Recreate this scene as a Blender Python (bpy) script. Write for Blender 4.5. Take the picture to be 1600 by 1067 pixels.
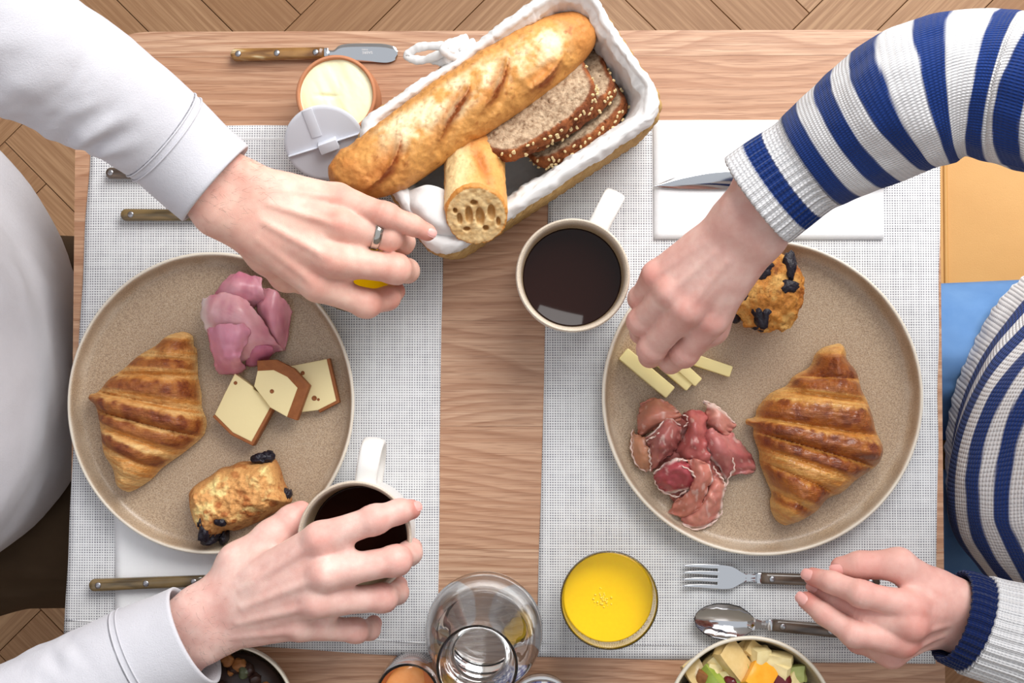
import bpy, math, random
import numpy as np
from mathutils import Vector, Matrix

for _o in list(bpy.data.objects):
    bpy.data.objects.remove(_o)
random.seed(7)
scene = bpy.context.scene
COL = scene.collection

# ---------------------------------------------------------------- camera
TZ = 0.74                    # height of the table top above the floor
CH = 1.20                    # camera above the table top
F = 2208.0                   # focal length in pixels of the 1600 px wide frame
AX, AY = math.radians(2.0), 0.0136
CR = Matrix.Rotation(AX, 3, 'X') @ Matrix.Rotation(AY, 3, 'Y')
CPOS = Vector((0, 0, TZ + CH))
cam_data = bpy.data.cameras.new('camera')
cam_data.sensor_width = 36.0
cam_data.lens = F / 1600 * 36
cam_data.clip_start = 0.01
cam = bpy.data.objects.new('camera', cam_data)
cam.matrix_world = Matrix.Translation(CPOS) @ CR.to_4x4()
COL.objects.link(cam)
scene.camera = cam

# ---------------------------------------------------------------- light
world = bpy.data.worlds.new('daylight')
scene.world = world
world.use_nodes = True
_bg = world.node_tree.nodes['Background']
_bg.inputs[0].default_value = (0.90, 0.95, 1.0, 1)
_bg.inputs[1].default_value = 0.55


def area_light(name, loc, target, sx, sy, power, color=(1, 1, 1)):
    d = bpy.data.lights.new(name, 'AREA')
    d.shape = 'RECTANGLE'
    d.size, d.size_y, d.energy, d.color = sx, sy, power, color
    o = bpy.data.objects.new(name, d)
    o.location = loc
    o.rotation_euler = (Vector(target) - Vector(loc)).to_track_quat('-Z', 'Y').to_euler()
    COL.objects.link(o)
    return o


# daylight coming in through the two panes of the window beyond the table's far right corner
WX, WY, WZ = 0.80, 1.30, 1.95          # centre of the window
for _sx in (-.41, .41):
    area_light('window_light', (WX + _sx, WY, WZ), (WX * .35 + _sx * .5, 0.0, .80), 0.74, 1.6, 20, (1.0, 0.985, 0.965))

scene.cycles.max_bounces = 14
scene.cycles.diffuse_bounces = 3
scene.cycles.glossy_bounces = 3
scene.cycles.transmission_bounces = 14
scene.cycles.caustics_reflective = False
scene.view_settings.view_transform = 'Standard'
scene.view_settings.look = 'None'
scene.view_settings.exposure = 0.55
scene.view_settings.gamma = 1.0
scene.view_settings.use_curve_mapping = False


# ---------------------------------------------------------------- pixel <-> place
def U(px, py, h=0.0):
    """the point at height h above the table top that the photograph shows at this pixel"""
    d = CR @ Vector(((px - 800) / F, -(py - 533.5) / F, -1.0))
    t = (TZ + h - CPOS.z) / d.z
    return CPOS + d * t


def UA(pts):
    return np.array([U(*p)[:] for p in pts], dtype=np.float64)


def S(h):
    return F / (CH - h)


def crop(pts, ox, oy, sc):
    return [(ox + x / sc, oy + y / sc) for x, y in pts]


# ---------------------------------------------------------------- numpy noise
def _hash(i, j, k, seed):
    n = (i * 73856093) ^ (j * 19349663) ^ (k * 83492791) ^ (seed * 2654435)
    n = (n ^ (n >> 13)) & 0x7fffffff
    n = (n * (n * n * 15731 + 789221) + 1376312589) & 0x7fffffff
    return n.astype(np.float64) / 0x7fffffff * 2 - 1


def vnoise(p, seed=0):
    p = np.asarray(p, dtype=np.float64)
    f = np.floor(p)
    i = f.astype(np.int64)
    t = p - f
    t = t * t * (3 - 2 * t)
    r = 0
    for a in (0, 1):
        wa = t[..., 0] if a else 1 - t[..., 0]
        for b in (0, 1):
            wb = t[..., 1] if b else 1 - t[..., 1]
            for c in (0, 1):
                wc = t[..., 2] if c else 1 - t[..., 2]
                r = r + wa * wb * wc * _hash(i[..., 0] + a, i[..., 1] + b, i[..., 2] + c, seed)
    return r


def fbm(p, seed=0, oct=3):
    p = np.asarray(p, dtype=np.float64)
    r, a, s = 0, 0.5, 1.0
    for o in range(oct):
        r = r + a * vnoise(p * s, seed + o * 17)
        a *= 0.5
        s *= 2.03
    return r


def sstep(a, b, x):
    t = np.clip((x - a) / (b - a), 0, 1)
    return t * t * (3 - 2 * t)


def lin(r, g, b):
    def f(c):
        c = c / 255.0
        return c / 12.92 if c <= 0.04045 else ((c + 0.055) / 1.055) ** 2.4
    return (f(r), f(g), f(b))


def L4(c):
    return (*lin(*c), 1.0)


def mixc(a, b, t):
    t = np.asarray(t)[:, None]
    return a * (1 - t) + b * t


def colr(*c):
    return np.array(lin(*c))


# ---------------------------------------------------------------- objects
ORG = {}


def tag(o, label=None, cat=None, group=None, kind=None):
    if label: o['label'] = label
    if cat: o['category'] = cat
    if group: o['group'] = group
    if kind: o['kind'] = kind
    return o


def empty(name, loc, label=None, cat=None, group=None, kind=None, parent=None):
    o = bpy.data.objects.new(name, None)
    o.empty_display_size = 0.02
    COL.objects.link(o)
    loc = Vector(loc)
    ORG[o.name] = loc
    if parent:
        o.parent = parent
        o.location = loc - ORG[parent.name]
    else:
        o.location = loc
    return tag(o, label, cat, group, kind)


def build(name, V, Fs, mat, parent=None, smooth=True, col=None, uv=None, org=None, auto=None):
    """one mesh object; V in world coordinates, Fs a list of faces or an (n,4)/(n,3) array"""
    V = np.asarray(V, dtype=np.float64).reshape(-1, 3)
    if org is None:
        org = np.array([(V[:, 0].min() + V[:, 0].max()) / 2, (V[:, 1].min() + V[:, 1].max()) / 2, V[:, 2].min()])
    org = np.asarray(org, dtype=np.float64)
    me = bpy.data.meshes.new(name)
    W = V - org
    if isinstance(Fs, np.ndarray):
        n, k = Fs.shape
        me.vertices.add(len(W))
        me.vertices.foreach_set('co', W.astype(np.float32).ravel())
        me.loops.add(n * k)
        me.loops.foreach_set('vertex_index', Fs.astype(np.int32).ravel())
        me.polygons.add(n)
        me.polygons.foreach_set('loop_start', np.arange(0, n * k, k, dtype=np.int32))
        me.update(calc_edges=True)
        me.validate()
    else:
        me.from_pydata(W.tolist(), [], [tuple(int(i) for i in f) for f in Fs])
        me.update()
    if smooth:
        me.polygons.foreach_set('use_smooth', np.ones(len(me.polygons), dtype=bool))
    if col is not None:
        a = me.color_attributes.new('Col', 'FLOAT_COLOR', 'POINT')
        c = np.ones((len(W), 4), dtype=np.float32)
        c[:, :3] = np.clip(col, 0, 4)
        a.data.foreach_set('color', c.ravel())
    if uv is not None:
        l = me.uv_layers.new(name='UVMap')
        vi = np.zeros(len(me.loops), dtype=np.int32)
        me.loops.foreach_get('vertex_index', vi)
        l.data.foreach_set('uv', np.asarray(uv, dtype=np.float32)[vi].ravel())
    if auto is not None:
        me.set_sharp_from_angle(angle=math.radians(auto))
    for m in (mat if isinstance(mat, (list, tuple)) else [mat]):
        me.materials.append(m)
    o = bpy.data.objects.new(name, me)
    COL.objects.link(o)
    ORG[o.name] = Vector(org)
    if parent is not None:
        o.parent = parent
        o.location = Vector(org) - ORG[parent.name]
    else:
        o.location = Vector(org)
    return o


def join(parts):
    """[(V,F list/array)] -> V, F list"""
    Vs, Fs, n = [], [], 0
    for V, Fc in parts:
        V = np.asarray(V, dtype=np.float64).reshape(-1, 3)
        Vs.append(V)
        Fs += [tuple(int(i) + n for i in f) for f in Fc]
        n += len(V)
    return np.vstack(Vs), Fs


def joinq(parts):
    """[(V, quads array, col)] -> stacked"""
    n, Vs, Fs, Cs = 0, [], [], []
    for V, Fc, c in parts:
        Vs.append(V); Fs.append(np.asarray(Fc) + n); Cs.append(c); n += len(V)
    return np.vstack(Vs), np.vstack(Fs), np.vstack(Cs)


def grid_faces(nu, nv, wrap=False):
    """rows nu, columns nv; wrap closes the columns"""
    i = np.arange(nu - 1)[:, None]
    j = np.arange(nv if wrap else nv - 1)[None, :]
    a = i * nv + j
    b = i * nv + (j + 1) % nv
    return np.stack([a, b, b + nv, a + nv], -1).reshape(-1, 4)


def lathe(profile, c, n=96, sx=1.0, sy=1.0):
    """profile [(r,z)] around a vertical axis through c"""
    p = np.array(profile, dtype=np.float64)
    t = np.linspace(0, 2 * np.pi, n, endpoint=False)
    V = np.stack([c[0] + sx * p[:, 0:1] * np.cos(t), c[1] + sy * p[:, 0:1] * np.sin(t),
                  np.repeat(c[2] + p[:, 1:2], n, 1)], -1).reshape(-1, 3)
    return V, grid_faces(len(p), n, True)


def smooth_profile(pts, n=6):
    return catmull(np.array(pts, dtype=np.float64), n)


def catmull(P, n=8, closed=False):
    P = np.asarray(P, dtype=np.float64)
    m = len(P)
    out = []
    segs = m if closed else m - 1
    for i in range(segs):
        if closed:
            p0, p1, p2, p3 = P[(i - 1) % m], P[i], P[(i + 1) % m], P[(i + 2) % m]
        else:
            p1, p2 = P[i], P[i + 1]
            p0 = P[i - 1] if i > 0 else 2 * p1 - p2
            p3 = P[i + 2] if i + 2 < m else 2 * p2 - p1
        for t in np.arange(n) / n:
            out.append(0.5 * (2 * p1 + (p2 - p0) * t + (2 * p0 - 5 * p1 + 4 * p2 - p3) * t * t + (3 * p1 - p0 - 3 * p2 + p3) * t ** 3))
    if not closed:
        out.append(P[-1])
    return np.array(out)


def frames(path, up=(0, 0, 1)):
    T = np.gradient(path, axis=0)
    T /= np.linalg.norm(T, axis=1)[:, None] + 1e-12
    Sd = np.cross(T, np.array(up, dtype=float))
    bad = np.linalg.norm(Sd, axis=1) < 1e-3
    Sd[bad] = (1, 0, 0)
    Sd /= np.linalg.norm(Sd, axis=1)[:, None]
    N = np.cross(Sd, T)
    return T, Sd, N


def tube(path, rad, n=10, cap=True, flat=1.0):
    """round tube along a path, V and face list"""
    path = np.asarray(path, dtype=np.float64)
    T, Sd, N = frames(path)
    rad = np.broadcast_to(np.asarray(rad, dtype=float), (len(path),))
    t = np.linspace(0, 2 * np.pi, n, endpoint=False)
    V = (path[:, None] + rad[:, None, None] * (Sd[:, None] * np.cos(t)[None, :, None] + flat * N[:, None] * np.sin(t)[None, :, None])).reshape(-1, 3)
    Fs = [tuple(f) for f in grid_faces(len(path), n, True)]
    if cap:
        Fs.append(tuple(range(n))[::-1])
        Fs.append(tuple(range((len(path) - 1) * n, len(path) * n)))
    return V, Fs


def box(c, s, bev=0.0, rz=0.0):
    """box with bevelled edges: stacked rounded outlines"""
    sx, sy, sz = s[0] / 2, s[1] / 2, s[2]
    b = min(bev, sx * .9, sy * .9, sz * .45)
    return prism(rrect(c[0], c[1], sx * 2, sy * 2, max(b, 1e-4), rz, 3 if b else 1), c[2], c[2] + sz, b * .6)


def rrect(cx, cy, w, d, r, rz=0.0, n=6):
    pts = []
    for (sx, sy, a0) in ((1, 1, 0), (-1, 1, 90), (-1, -1, 180), (1, -1, 270)):
        for k in range(n + 1):
            a = math.radians(a0 + 90 * k / n)
            pts.append((sx * (w / 2 - r) + r * math.cos(a), sy * (d / 2 - r) + r * math.sin(a)))
    c, s = math.cos(rz), math.sin(rz)
    return [(cx + x * c - y * s, cy + x * s + y * c) for x, y in pts]


def inset(poly, d):
    """move every corner of a counter-clockwise outline inward"""
    P = np.array(poly, dtype=float)
    a = P - np.roll(P, 1, 0)
    b = np.roll(P, -1, 0) - P
    na = np.stack([-a[:, 1], a[:, 0]], 1) / (np.linalg.norm(a, axis=1)[:, None] + 1e-12)
    nb = np.stack([-b[:, 1], b[:, 0]], 1) / (np.linalg.norm(b, axis=1)[:, None] + 1e-12)
    m = na + nb
    m /= np.maximum((m * na).sum(1)[:, None], 0.3)
    return P + m * d


def ccw(poly):
    P = np.array(poly, dtype=float)
    x, y = P[:, 0], P[:, 1]
    return P if (x * np.roll(y, -1) - np.roll(x, -1) * y).sum() > 0 else P[::-1]


def prism(poly, z0, z1, bev=0.0):
    P = ccw(poly)
    n = len(P)
    if bev > 0:
        I = inset(P, bev)
        I2 = inset(P, bev * .3)
        rings = [(I, z0), (I2, z0 + bev * .3), (P, z0 + bev), (P, z1 - bev), (I2, z1 - bev * .3), (I, z1)]
    else:
        rings = [(P, z0), (P, z1)]
    V = np.vstack([np.column_stack([r, np.full(n, z)]) for r, z in rings])
    Fs = [tuple(f) for f in grid_faces(len(rings), n, True)]
    Fs.append(tuple(range(n))[::-1])
    Fs.append(tuple(range((len(rings) - 1) * n, len(rings) * n)))
    return V, Fs


# ---------------------------------------------------------------- implicit solids
def surfnets(f, lo, hi, res):
    lo = np.asarray(lo, dtype=float); hi = np.asarray(hi, dtype=float)
    n = np.maximum(np.ceil((hi - lo) / res).astype(int) + 1, 3)
    ax = [(lo[d] + np.arange(n[d]) * res).astype(np.float32) for d in range(3)]
    X, Y, Z = np.meshgrid(*ax, indexing='ij')
    v = f(X, Y, Z)
    s = v < 0
    s[0], s[-1] = False, False
    s[:, 0], s[:, -1] = False, False
    s[:, :, 0], s[:, :, -1] = False, False
    v = np.where(s, np.minimum(v, -1e-9), np.maximum(v, 1e-9))
    c = sum(s[a:n[0] - 1 + a, b:n[1] - 1 + b, d:n[2] - 1 + d].astype(np.int8) for a in (0, 1) for b in (0, 1) for d in (0, 1))
    act = (c > 0) & (c < 8)
    idx = np.full(act.shape, -1, dtype=np.int64)
    ii, jj, kk = np.nonzero(act)
    idx[ii, jj, kk] = np.arange(len(ii))
    pos = np.zeros((len(ii), 3)); cnt = np.zeros(len(ii))
    for d in range(3):
        o1, o2 = [e for e in range(3) if e != d]
        for p in (0, 1):
            for q in (0, 1):
                A = [0, 0, 0]; A[o1] = p; A[o2] = q
                B = list(A); B[d] = 1
                va = v[ii + A[0], jj + A[1], kk + A[2]].astype(float)
                vb = v[ii + B[0], jj + B[1], kk + B[2]].astype(float)
                m = (va < 0) != (vb < 0)
                t = np.where(m, va / np.where(m, va - vb, 1), 0)
                P = np.zeros((len(ii), 3)); P[:, o1] = p; P[:, o2] = q; P[:, d] = t
                pos[m] += P[m]; cnt[m] += 1
    V = lo + (np.stack([ii, jj, kk], 1) + pos / cnt[:, None]) * res
    quads = []
    for d in range(3):
        o1, o2 = [(1, 2), (2, 0), (0, 1)][d]
        sl0 = [slice(None)] * 3; sl1 = [slice(None)] * 3
        sl0[d] = slice(0, -1); sl1[d] = slice(1, None)
        a, b = s[tuple(sl0)], s[tuple(sl1)]
        for inside_first in (True, False):
            e = np.argwhere((a & ~b) if inside_first else (~a & b))
            if not len(e): continue
            e = e[(e[:, o1] > 0) & (e[:, o2] > 0)]
            def g(u, w):
                q = e.copy(); q[:, o1] -= u; q[:, o2] -= w
                return idx[q[:, 0], q[:, 1], q[:, 2]]
            Q = np.stack([g(1, 1), g(0, 1), g(0, 0), g(1, 0)], 1)
            quads.append(Q if inside_first else Q[:, ::-1])
    return V, np.vstack(quads)


def cap(X, Y, Z, a, b, ra, rb):
    a = np.asarray(a, float); b = np.asarray(b, float)
    d = b - a
    L = float((d * d).sum()) + 1e-12
    t = np.clip(((X - a[0]) * d[0] + (Y - a[1]) * d[1] + (Z - a[2]) * d[2]) / L, 0, 1).astype(np.float32)
    return np.sqrt((X - a[0] - t * d[0]) ** 2 + (Y - a[1] - t * d[1]) ** 2 + (Z - a[2] - t * d[2]) ** 2) - (ra + (rb - ra) * t)


def ell(X, Y, Z, c, r, R=None):
    q = [X - c[0], Y - c[1], Z - c[2]]
    if R is not None:
        q = [R[i][0] * q[0] + R[i][1] * q[1] + R[i][2] * q[2] for i in range(3)]
    k = np.sqrt((q[0] / r[0]) ** 2 + (q[1] / r[1]) ** 2 + (q[2] / r[2]) ** 2)
    return (k - 1) * min(r)


def smin(a, b, k):
    h = np.clip(0.5 + 0.5 * (b - a) / k, 0, 1)
    return b + (a - b) * h - k * h * (1 - h)


def addcap(s, X, Y, Z, lo, res, a, b, ra, rb, k):
    """blend one rounded cone into s, working only near it"""
    a = np.asarray(a, float); b = np.asarray(b, float)
    m = max(ra, rb) + k + 4 * res
    sl = tuple(slice(max(0, int((min(a[d], b[d]) - m - lo[d]) / res)), max(0, int((max(a[d], b[d]) + m - lo[d]) / res) + 2)) for d in range(3))
    s[sl] = smin(s[sl], cap(X[sl], Y[sl], Z[sl], a, b, ra, rb), k)
    return s


def smax(a, b, k):
    return -smin(-a, -b, k)


def sd_poly(X, Y, poly):
    """signed distance to an outline, positive inside"""
    P = np.asarray(poly, dtype=float)
    best = np.full(X.shape, 1e9)
    ins = np.zeros(X.shape, dtype=bool)
    for i in range(len(P)):
        a, b = P[i], P[(i + 1) % len(P)]
        e = b - a
        w0, w1 = X - a[0], Y - a[1]
        t = np.clip((w0 * e[0] + w1 * e[1]) / ((e * e).sum() + 1e-15), 0, 1)
        best = np.minimum(best, (w0 - e[0] * t) ** 2 + (w1 - e[1] * t) ** 2)
        c = (a[1] > Y) != (b[1] > Y)
        xc = a[0] + (Y - a[1]) * e[0] / (e[1] if abs(e[1]) > 1e-12 else 1e-12)
        ins ^= c & (X < xc)
    d = np.sqrt(best)
    return np.where(ins, d, -d)


def inflate(outline, z0, H, R, res=0.001, zadd=None, bottom=0.35):
    """a loaf-like solid over an outline (world xy): rounds up from the edge over distance R to height H"""
    P = np.asarray(outline, dtype=float)
    lo = np.array([P[:, 0].min(), P[:, 1].min()]) - 3 * res
    hi = np.array([P[:, 0].max(), P[:, 1].max()]) + 3 * res

    def f(X, Y, Z):
        x, y = X[:, :, 0], Y[:, :, 0]
        d = sd_poly(x, y, P)
        u = np.clip(d / R, 0, 1)
        prof = np.sqrt(np.maximum(1 - (1 - u) ** 2, 0))
        zt = H * prof
        if zadd is not None:
            zt = zt + zadd(x, y, d) * sstep(0, .35, u)
        zb = bottom * H * (1 - prof ** .6) * .8
        zt = np.maximum(zt, zb)
        g1 = (Z - z0 - zt[:, :, None])
        g2 = (z0 + zb[:, :, None] - Z)
        return np.maximum(np.maximum(g1, g2) * .6, -d[:, :, None])
    return surfnets(f, (*lo, z0 - 3 * res), (*hi, z0 + H * 1.5 + .012), res)


# ---------------------------------------------------------------- materials
class NT:
    def __init__(s, name):
        s.m = bpy.data.materials.new(name)
        s.m.use_nodes = True
        s.t = s.m.node_tree
        s.b = s.t.nodes['Principled BSDF']
        s.tc = s.t.nodes.new('ShaderNodeTexCoord')

    def n(s, kind, ins=None, **props):
        x = s.t.nodes.new('ShaderNode' + kind)
        for k, v in props.items():
            setattr(x, k, v)
        for k, v in (ins or {}).items():
            s.put(x.inputs[k], v)
        return x

    def put(s, sock, v):
        if isinstance(v, bpy.types.NodeSocket):
            s.t.links.new(v, sock)
        elif v is not None:
            if sock.type == 'RGBA' and len(v) == 3: v = (*v, 1)
            sock.default_value = v

    def map(s, scale=(1, 1, 1), rot=(0, 0, 0), loc=(0, 0, 0), src='Object', vec=None):
        return s.n('Mapping', {'Vector': vec or s.tc.outputs[src], 'Scale': scale, 'Rotation': rot, 'Location': loc}).outputs[0]

    def noise(s, scale, detail=3, rough=.55, vec=None, dist=0.0, color=False):
        x = s.n('TexNoise', {'Vector': vec or s.tc.outputs['Object'], 'Scale': scale, 'Detail': detail, 'Roughness': rough, 'Distortion': dist})
        return x.outputs[1 if color else 0]

    def voro(s, scale, vec=None, feature='F1', out=0):
        return s.n('TexVoronoi', {'Vector': vec or s.tc.outputs['Object'], 'Scale': scale}, feature=feature).outputs[out]

    def wave(s, scale, dist=0.0, detail=2, vec=None, dscale=1.0, direction='Y', profile='SIN'):
        return s.n('TexWave', {'Vector': vec or s.tc.outputs['Object'], 'Scale': scale, 'Distortion': dist, 'Detail': detail, 'Detail Scale': dscale},
                   bands_direction=direction, wave_profile=profile).outputs[1]

    def ramp(s, fac, stops, interp='LINEAR'):
        x = s.n('ValToRGB', {'Fac': fac})
        x.color_ramp.interpolation = interp
        e = x.color_ramp.elements
        while len(e) < len(stops): e.new(0.5)
        for k, (p, c) in zip(e, stops):
            k.position = p
            k.color = (c, c, c, 1) if isinstance(c, (int, float)) else (*c[:3], 1)
        return x.outputs[0]

    def mix(s, fac, a, b, mode='MIX'):
        x = s.n('Mix', data_type='RGBA', blend_type=mode)
        s.put(x.inputs[0], fac); s.put(x.inputs[6], a); s.put(x.inputs[7], b)
        return x.outputs[2]

    def math(s, op, a, b=None, clamp=False):
        x = s.n('Math', operation=op, use_clamp=clamp)
        s.put(x.inputs[0], a)
        if b is not None: s.put(x.inputs[1], b)
        return x.outputs[0]

    def attr(s, name='Col', out=0):
        return s.n('Attribute', attribute_name=name).outputs[out]

    def xyz(s, vec=None):
        return s.n('SeparateXYZ', {'Vector': vec or s.tc.outputs['Object']}).outputs

    def rnd(s):
        return s.n('ObjectInfo').outputs['Random']

    def bump(s, height, strength=.3, dist=.001, normal=None):
        x = s.n('Bump', {'Height': height, 'Strength': strength, 'Distance': dist})
        if normal: s.put(x.inputs['Normal'], normal)
        return x.outputs[0]

    def out(s, base=None, rough=.5, spec=None, metal=None, normal=None, sss=None, sssr=None, ssss=.005, coat=None, coatr=.1, trans=None, ior=None, sheen=None):
        i = s.b.inputs
        s.put(i['Base Color'], base); s.put(i['Roughness'], rough); s.put(i['Specular IOR Level'], spec); s.put(i['Metallic'], metal)
        s.put(i['Normal'], normal); s.put(i['Transmission Weight'], trans); s.put(i['IOR'], ior)
        if sheen is not None:
            s.put(i['Sheen Weight'], sheen); s.put(i['Sheen Roughness'], .5)
        if sss is not None:
            s.put(i['Subsurface Weight'], sss); s.put(i['Subsurface Radius'], sssr or (1, .4, .25)); s.put(i['Subsurface Scale'], ssss)
        if coat is not None:
            s.put(i['Coat Weight'], coat); s.put(i['Coat Roughness'], coatr)
        return s.m


def plain(name, rgb, rough=.5, metal=None, spec=None, bump=None, **kw):
    t = NT(name)
    nrm = None
    if bump: nrm = t.bump(t.noise(bump[0], 3), bump[1], bump[2])
    return t.out(L4(rgb), rough, spec, metal, nrm, **kw)


def vcol(name, rough=.5, spec=.3, bump=(400, .3, .001), var=.15, varscale=250, coat=None, coatr=.15, sss=None, ssss=.003, sheen=None, roughvar=None):
    t = NT(name)
    c = t.attr()
    if var:
        c = t.mix(1.0, c, t.math('ADD', t.math('MULTIPLY', t.noise(varscale, 4, .6), 4 * var), 1 - 2 * var), 'MULTIPLY')
    nrm = t.bump(t.noise(bump[0], 4, .6), bump[1], bump[2]) if bump else None
    return t.out(c, rough, spec, None, nrm, sss=sss, ssss=ssss, coat=coat, coatr=coatr, sheen=sheen)
# ================================================================ materials of the place
def m_floor():
    t = NT('oak_parquet')
    r = t.rnd()
    off = t.n('CombineXYZ', {'X': t.math('MULTIPLY', r, 37.0), 'Y': t.math('MULTIPLY', r, 91.0)}).outputs[0]
    uv = t.n('UVMap').outputs[0]
    v = t.n('VectorMath', {0: uv, 1: off}, operation='ADD').outputs[0]
    g = t.wave(26, 5, 3, t.map((.10, 1, 1), vec=v), 2.0)
    p = t.noise(1, 3, .6, t.map((9, 260, 1), vec=v))
    b = t.ramp(r, [(0, lin(176, 134, 96)), (.5, lin(192, 150, 112)), (1, lin(204, 164, 126))])
    c = t.mix(t.math('MULTIPLY', g, .35), b, lin(160, 116, 80))
    c = t.mix(t.ramp(p, [(.42, .5), (.6, 0)]), c, lin(150, 106, 72))
    return t.out(c, .5, .35, None, t.bump(t.math('ADD', p, g), .08, .001))


def m_table():
    t = NT('oiled_oak')
    r = t.rnd()
    off = t.n('CombineXYZ', {'X': t.math('MULTIPLY', r, 13.0), 'Y': t.math('MULTIPLY', r, 57.0), 'Z': t.math('MULTIPLY', r, 5.0)}).outputs[0]
    v = t.n('VectorMath', {0: t.tc.outputs['Object'], 1: off}, operation='ADD').outputs[0]
    warp = t.noise(2.2, 2, .5, t.map((1, 3.0, 1), vec=v))
    y = t.math('ADD', t.xyz(v)[1], t.math('MULTIPLY', warp, .16))
    vv = t.n('CombineXYZ', {'X': t.math('MULTIPLY', t.xyz(v)[0], .05), 'Y': y}).outputs[0]
    g = t.wave(33, 1.6, 3, vv, 3.0, 'Y', 'SAW')
    g2 = t.noise(1, 3, .6, t.map((5, 330, 1), vec=v))
    pores = t.noise(1, 2, .6, t.map((30, 1100, 1), vec=v))
    base = t.ramp(r, [(0, lin(204, 163, 133)), (.5, lin(196, 153, 122)), (1, lin(212, 175, 146))])
    c = t.mix(t.ramp(g, [(.35, 0), (.9, .62), (1, .1)]), base, lin(154, 107, 78))
    c = t.mix(t.ramp(g2, [(.4, .45), (.62, 0)]), c, lin(166, 114, 80))
    c = t.mix(t.ramp(pores, [(.36, .5), (.48, 0)]), c, lin(136, 90, 62))
    h = t.math('ADD', t.math('MULTIPLY', g, -.5), t.math('MULTIPLY', pores, 1.0))
    return t.out(c, .40, .5, None, t.bump(h, .12, .0006))


def m_mat():
    t = NT('woven_placemat')
    v = t.map((1, 1, 1))
    w = t.noise(7, 3, .6)
    jx = t.noise(1, 2, .5, t.map((6, 900, 1)))
    jy = t.noise(1, 2, .5, t.map((900, 6, 1)))
    X, Y, _ = t.xyz(v)
    P = 2 * math.pi / .00215
    sx = t.math('SINE', t.math('ADD', t.math('MULTIPLY', X, P), t.math('MULTIPLY', jy, 3.0)))
    sy = t.math('SINE', t.math('ADD', t.math('MULTIPLY', Y, P), t.math('MULTIPLY', jx, 3.0)))
    ax = t.math('MULTIPLY', t.math('ADD', sx, 1), .5)
    ay = t.math('MULTIPLY', t.math('ADD', sy, 1), .5)
    hole = t.math('MULTIPLY', t.math('SUBTRACT', 1, ax), t.math('SUBTRACT', 1, ay))
    irr = t.math('ADD', .45, t.math('MULTIPLY', t.noise(120, 2), .9))
    f = t.ramp(t.math('MULTIPLY', hole, irr), [(.22, 0), (.6, 1)])
    slub = t.mix(t.ramp(jx, [(.3, .35), (.5, 0)]), lin(233, 233, 234), lin(208, 208, 212))
    slub = t.mix(t.ramp(jy, [(.3, .35), (.5, 0)]), slub, lin(208, 208, 212))
    c = t.mix(f, slub, lin(128, 128, 136))
    h = t.math('MAXIMUM', ax, ay)
    return t.out(c, .85, .1, None, t.bump(h, .35, .0006))


def m_glaze(name, base, dark, rim):
    """speckled sandy stoneware glaze, paler where it breaks over the rim"""
    t = NT(name)
    s1 = t.noise(900, 3, .7)
    s2 = t.noise(1700, 2, .7)
    c = t.mix(t.ramp(s1, [(.40, .9), (.56, 0)]), L4(base), L4(dark))
    c = t.mix(t.ramp(s2, [(.52, 0), (.66, .55)]), c, lin(226, 212, 190))
    c = t.mix(t.attr('Col', 2), c, L4(rim))
    return t.out(c, .38, .5, None, t.bump(s1, .12, .0006), coat=.25, coatr=.18)


def m_glass(name='clear_glass', tint=(1, 1, 1), rough=0.0, ior=1.48):
    t = NT(name)
    return t.out((*tint, 1), rough, None, None, None, trans=1.0, ior=ior)


MAT = {}
MAT['floor'] = m_floor()
MAT['table'] = m_table()
MAT['mat'] = m_mat()
MAT['plate'] = m_glaze('sand_glaze', (186, 160, 130), (140, 112, 86), (226, 216, 200))
MAT['mug'] = m_glaze('mug_glaze', (196, 172, 138), (160, 132, 100), (236, 234, 230))
MAT['bowl'] = m_glaze('bowl_glaze', (200, 182, 150), (160, 140, 110), (228, 220, 204))
MAT['glass'] = m_glass()
MAT['steel'] = plain('polished_steel', (205, 205, 208), .07, 1.0)
MAT['satin'] = plain('satin_steel', (176, 176, 180), .28, 1.0)
MAT['wallpaint'] = plain('wall_paint', (236, 233, 228), .8, spec=.2)
MAT['whitewood'] = plain('painted_wood', (240, 240, 238), .45)


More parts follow.
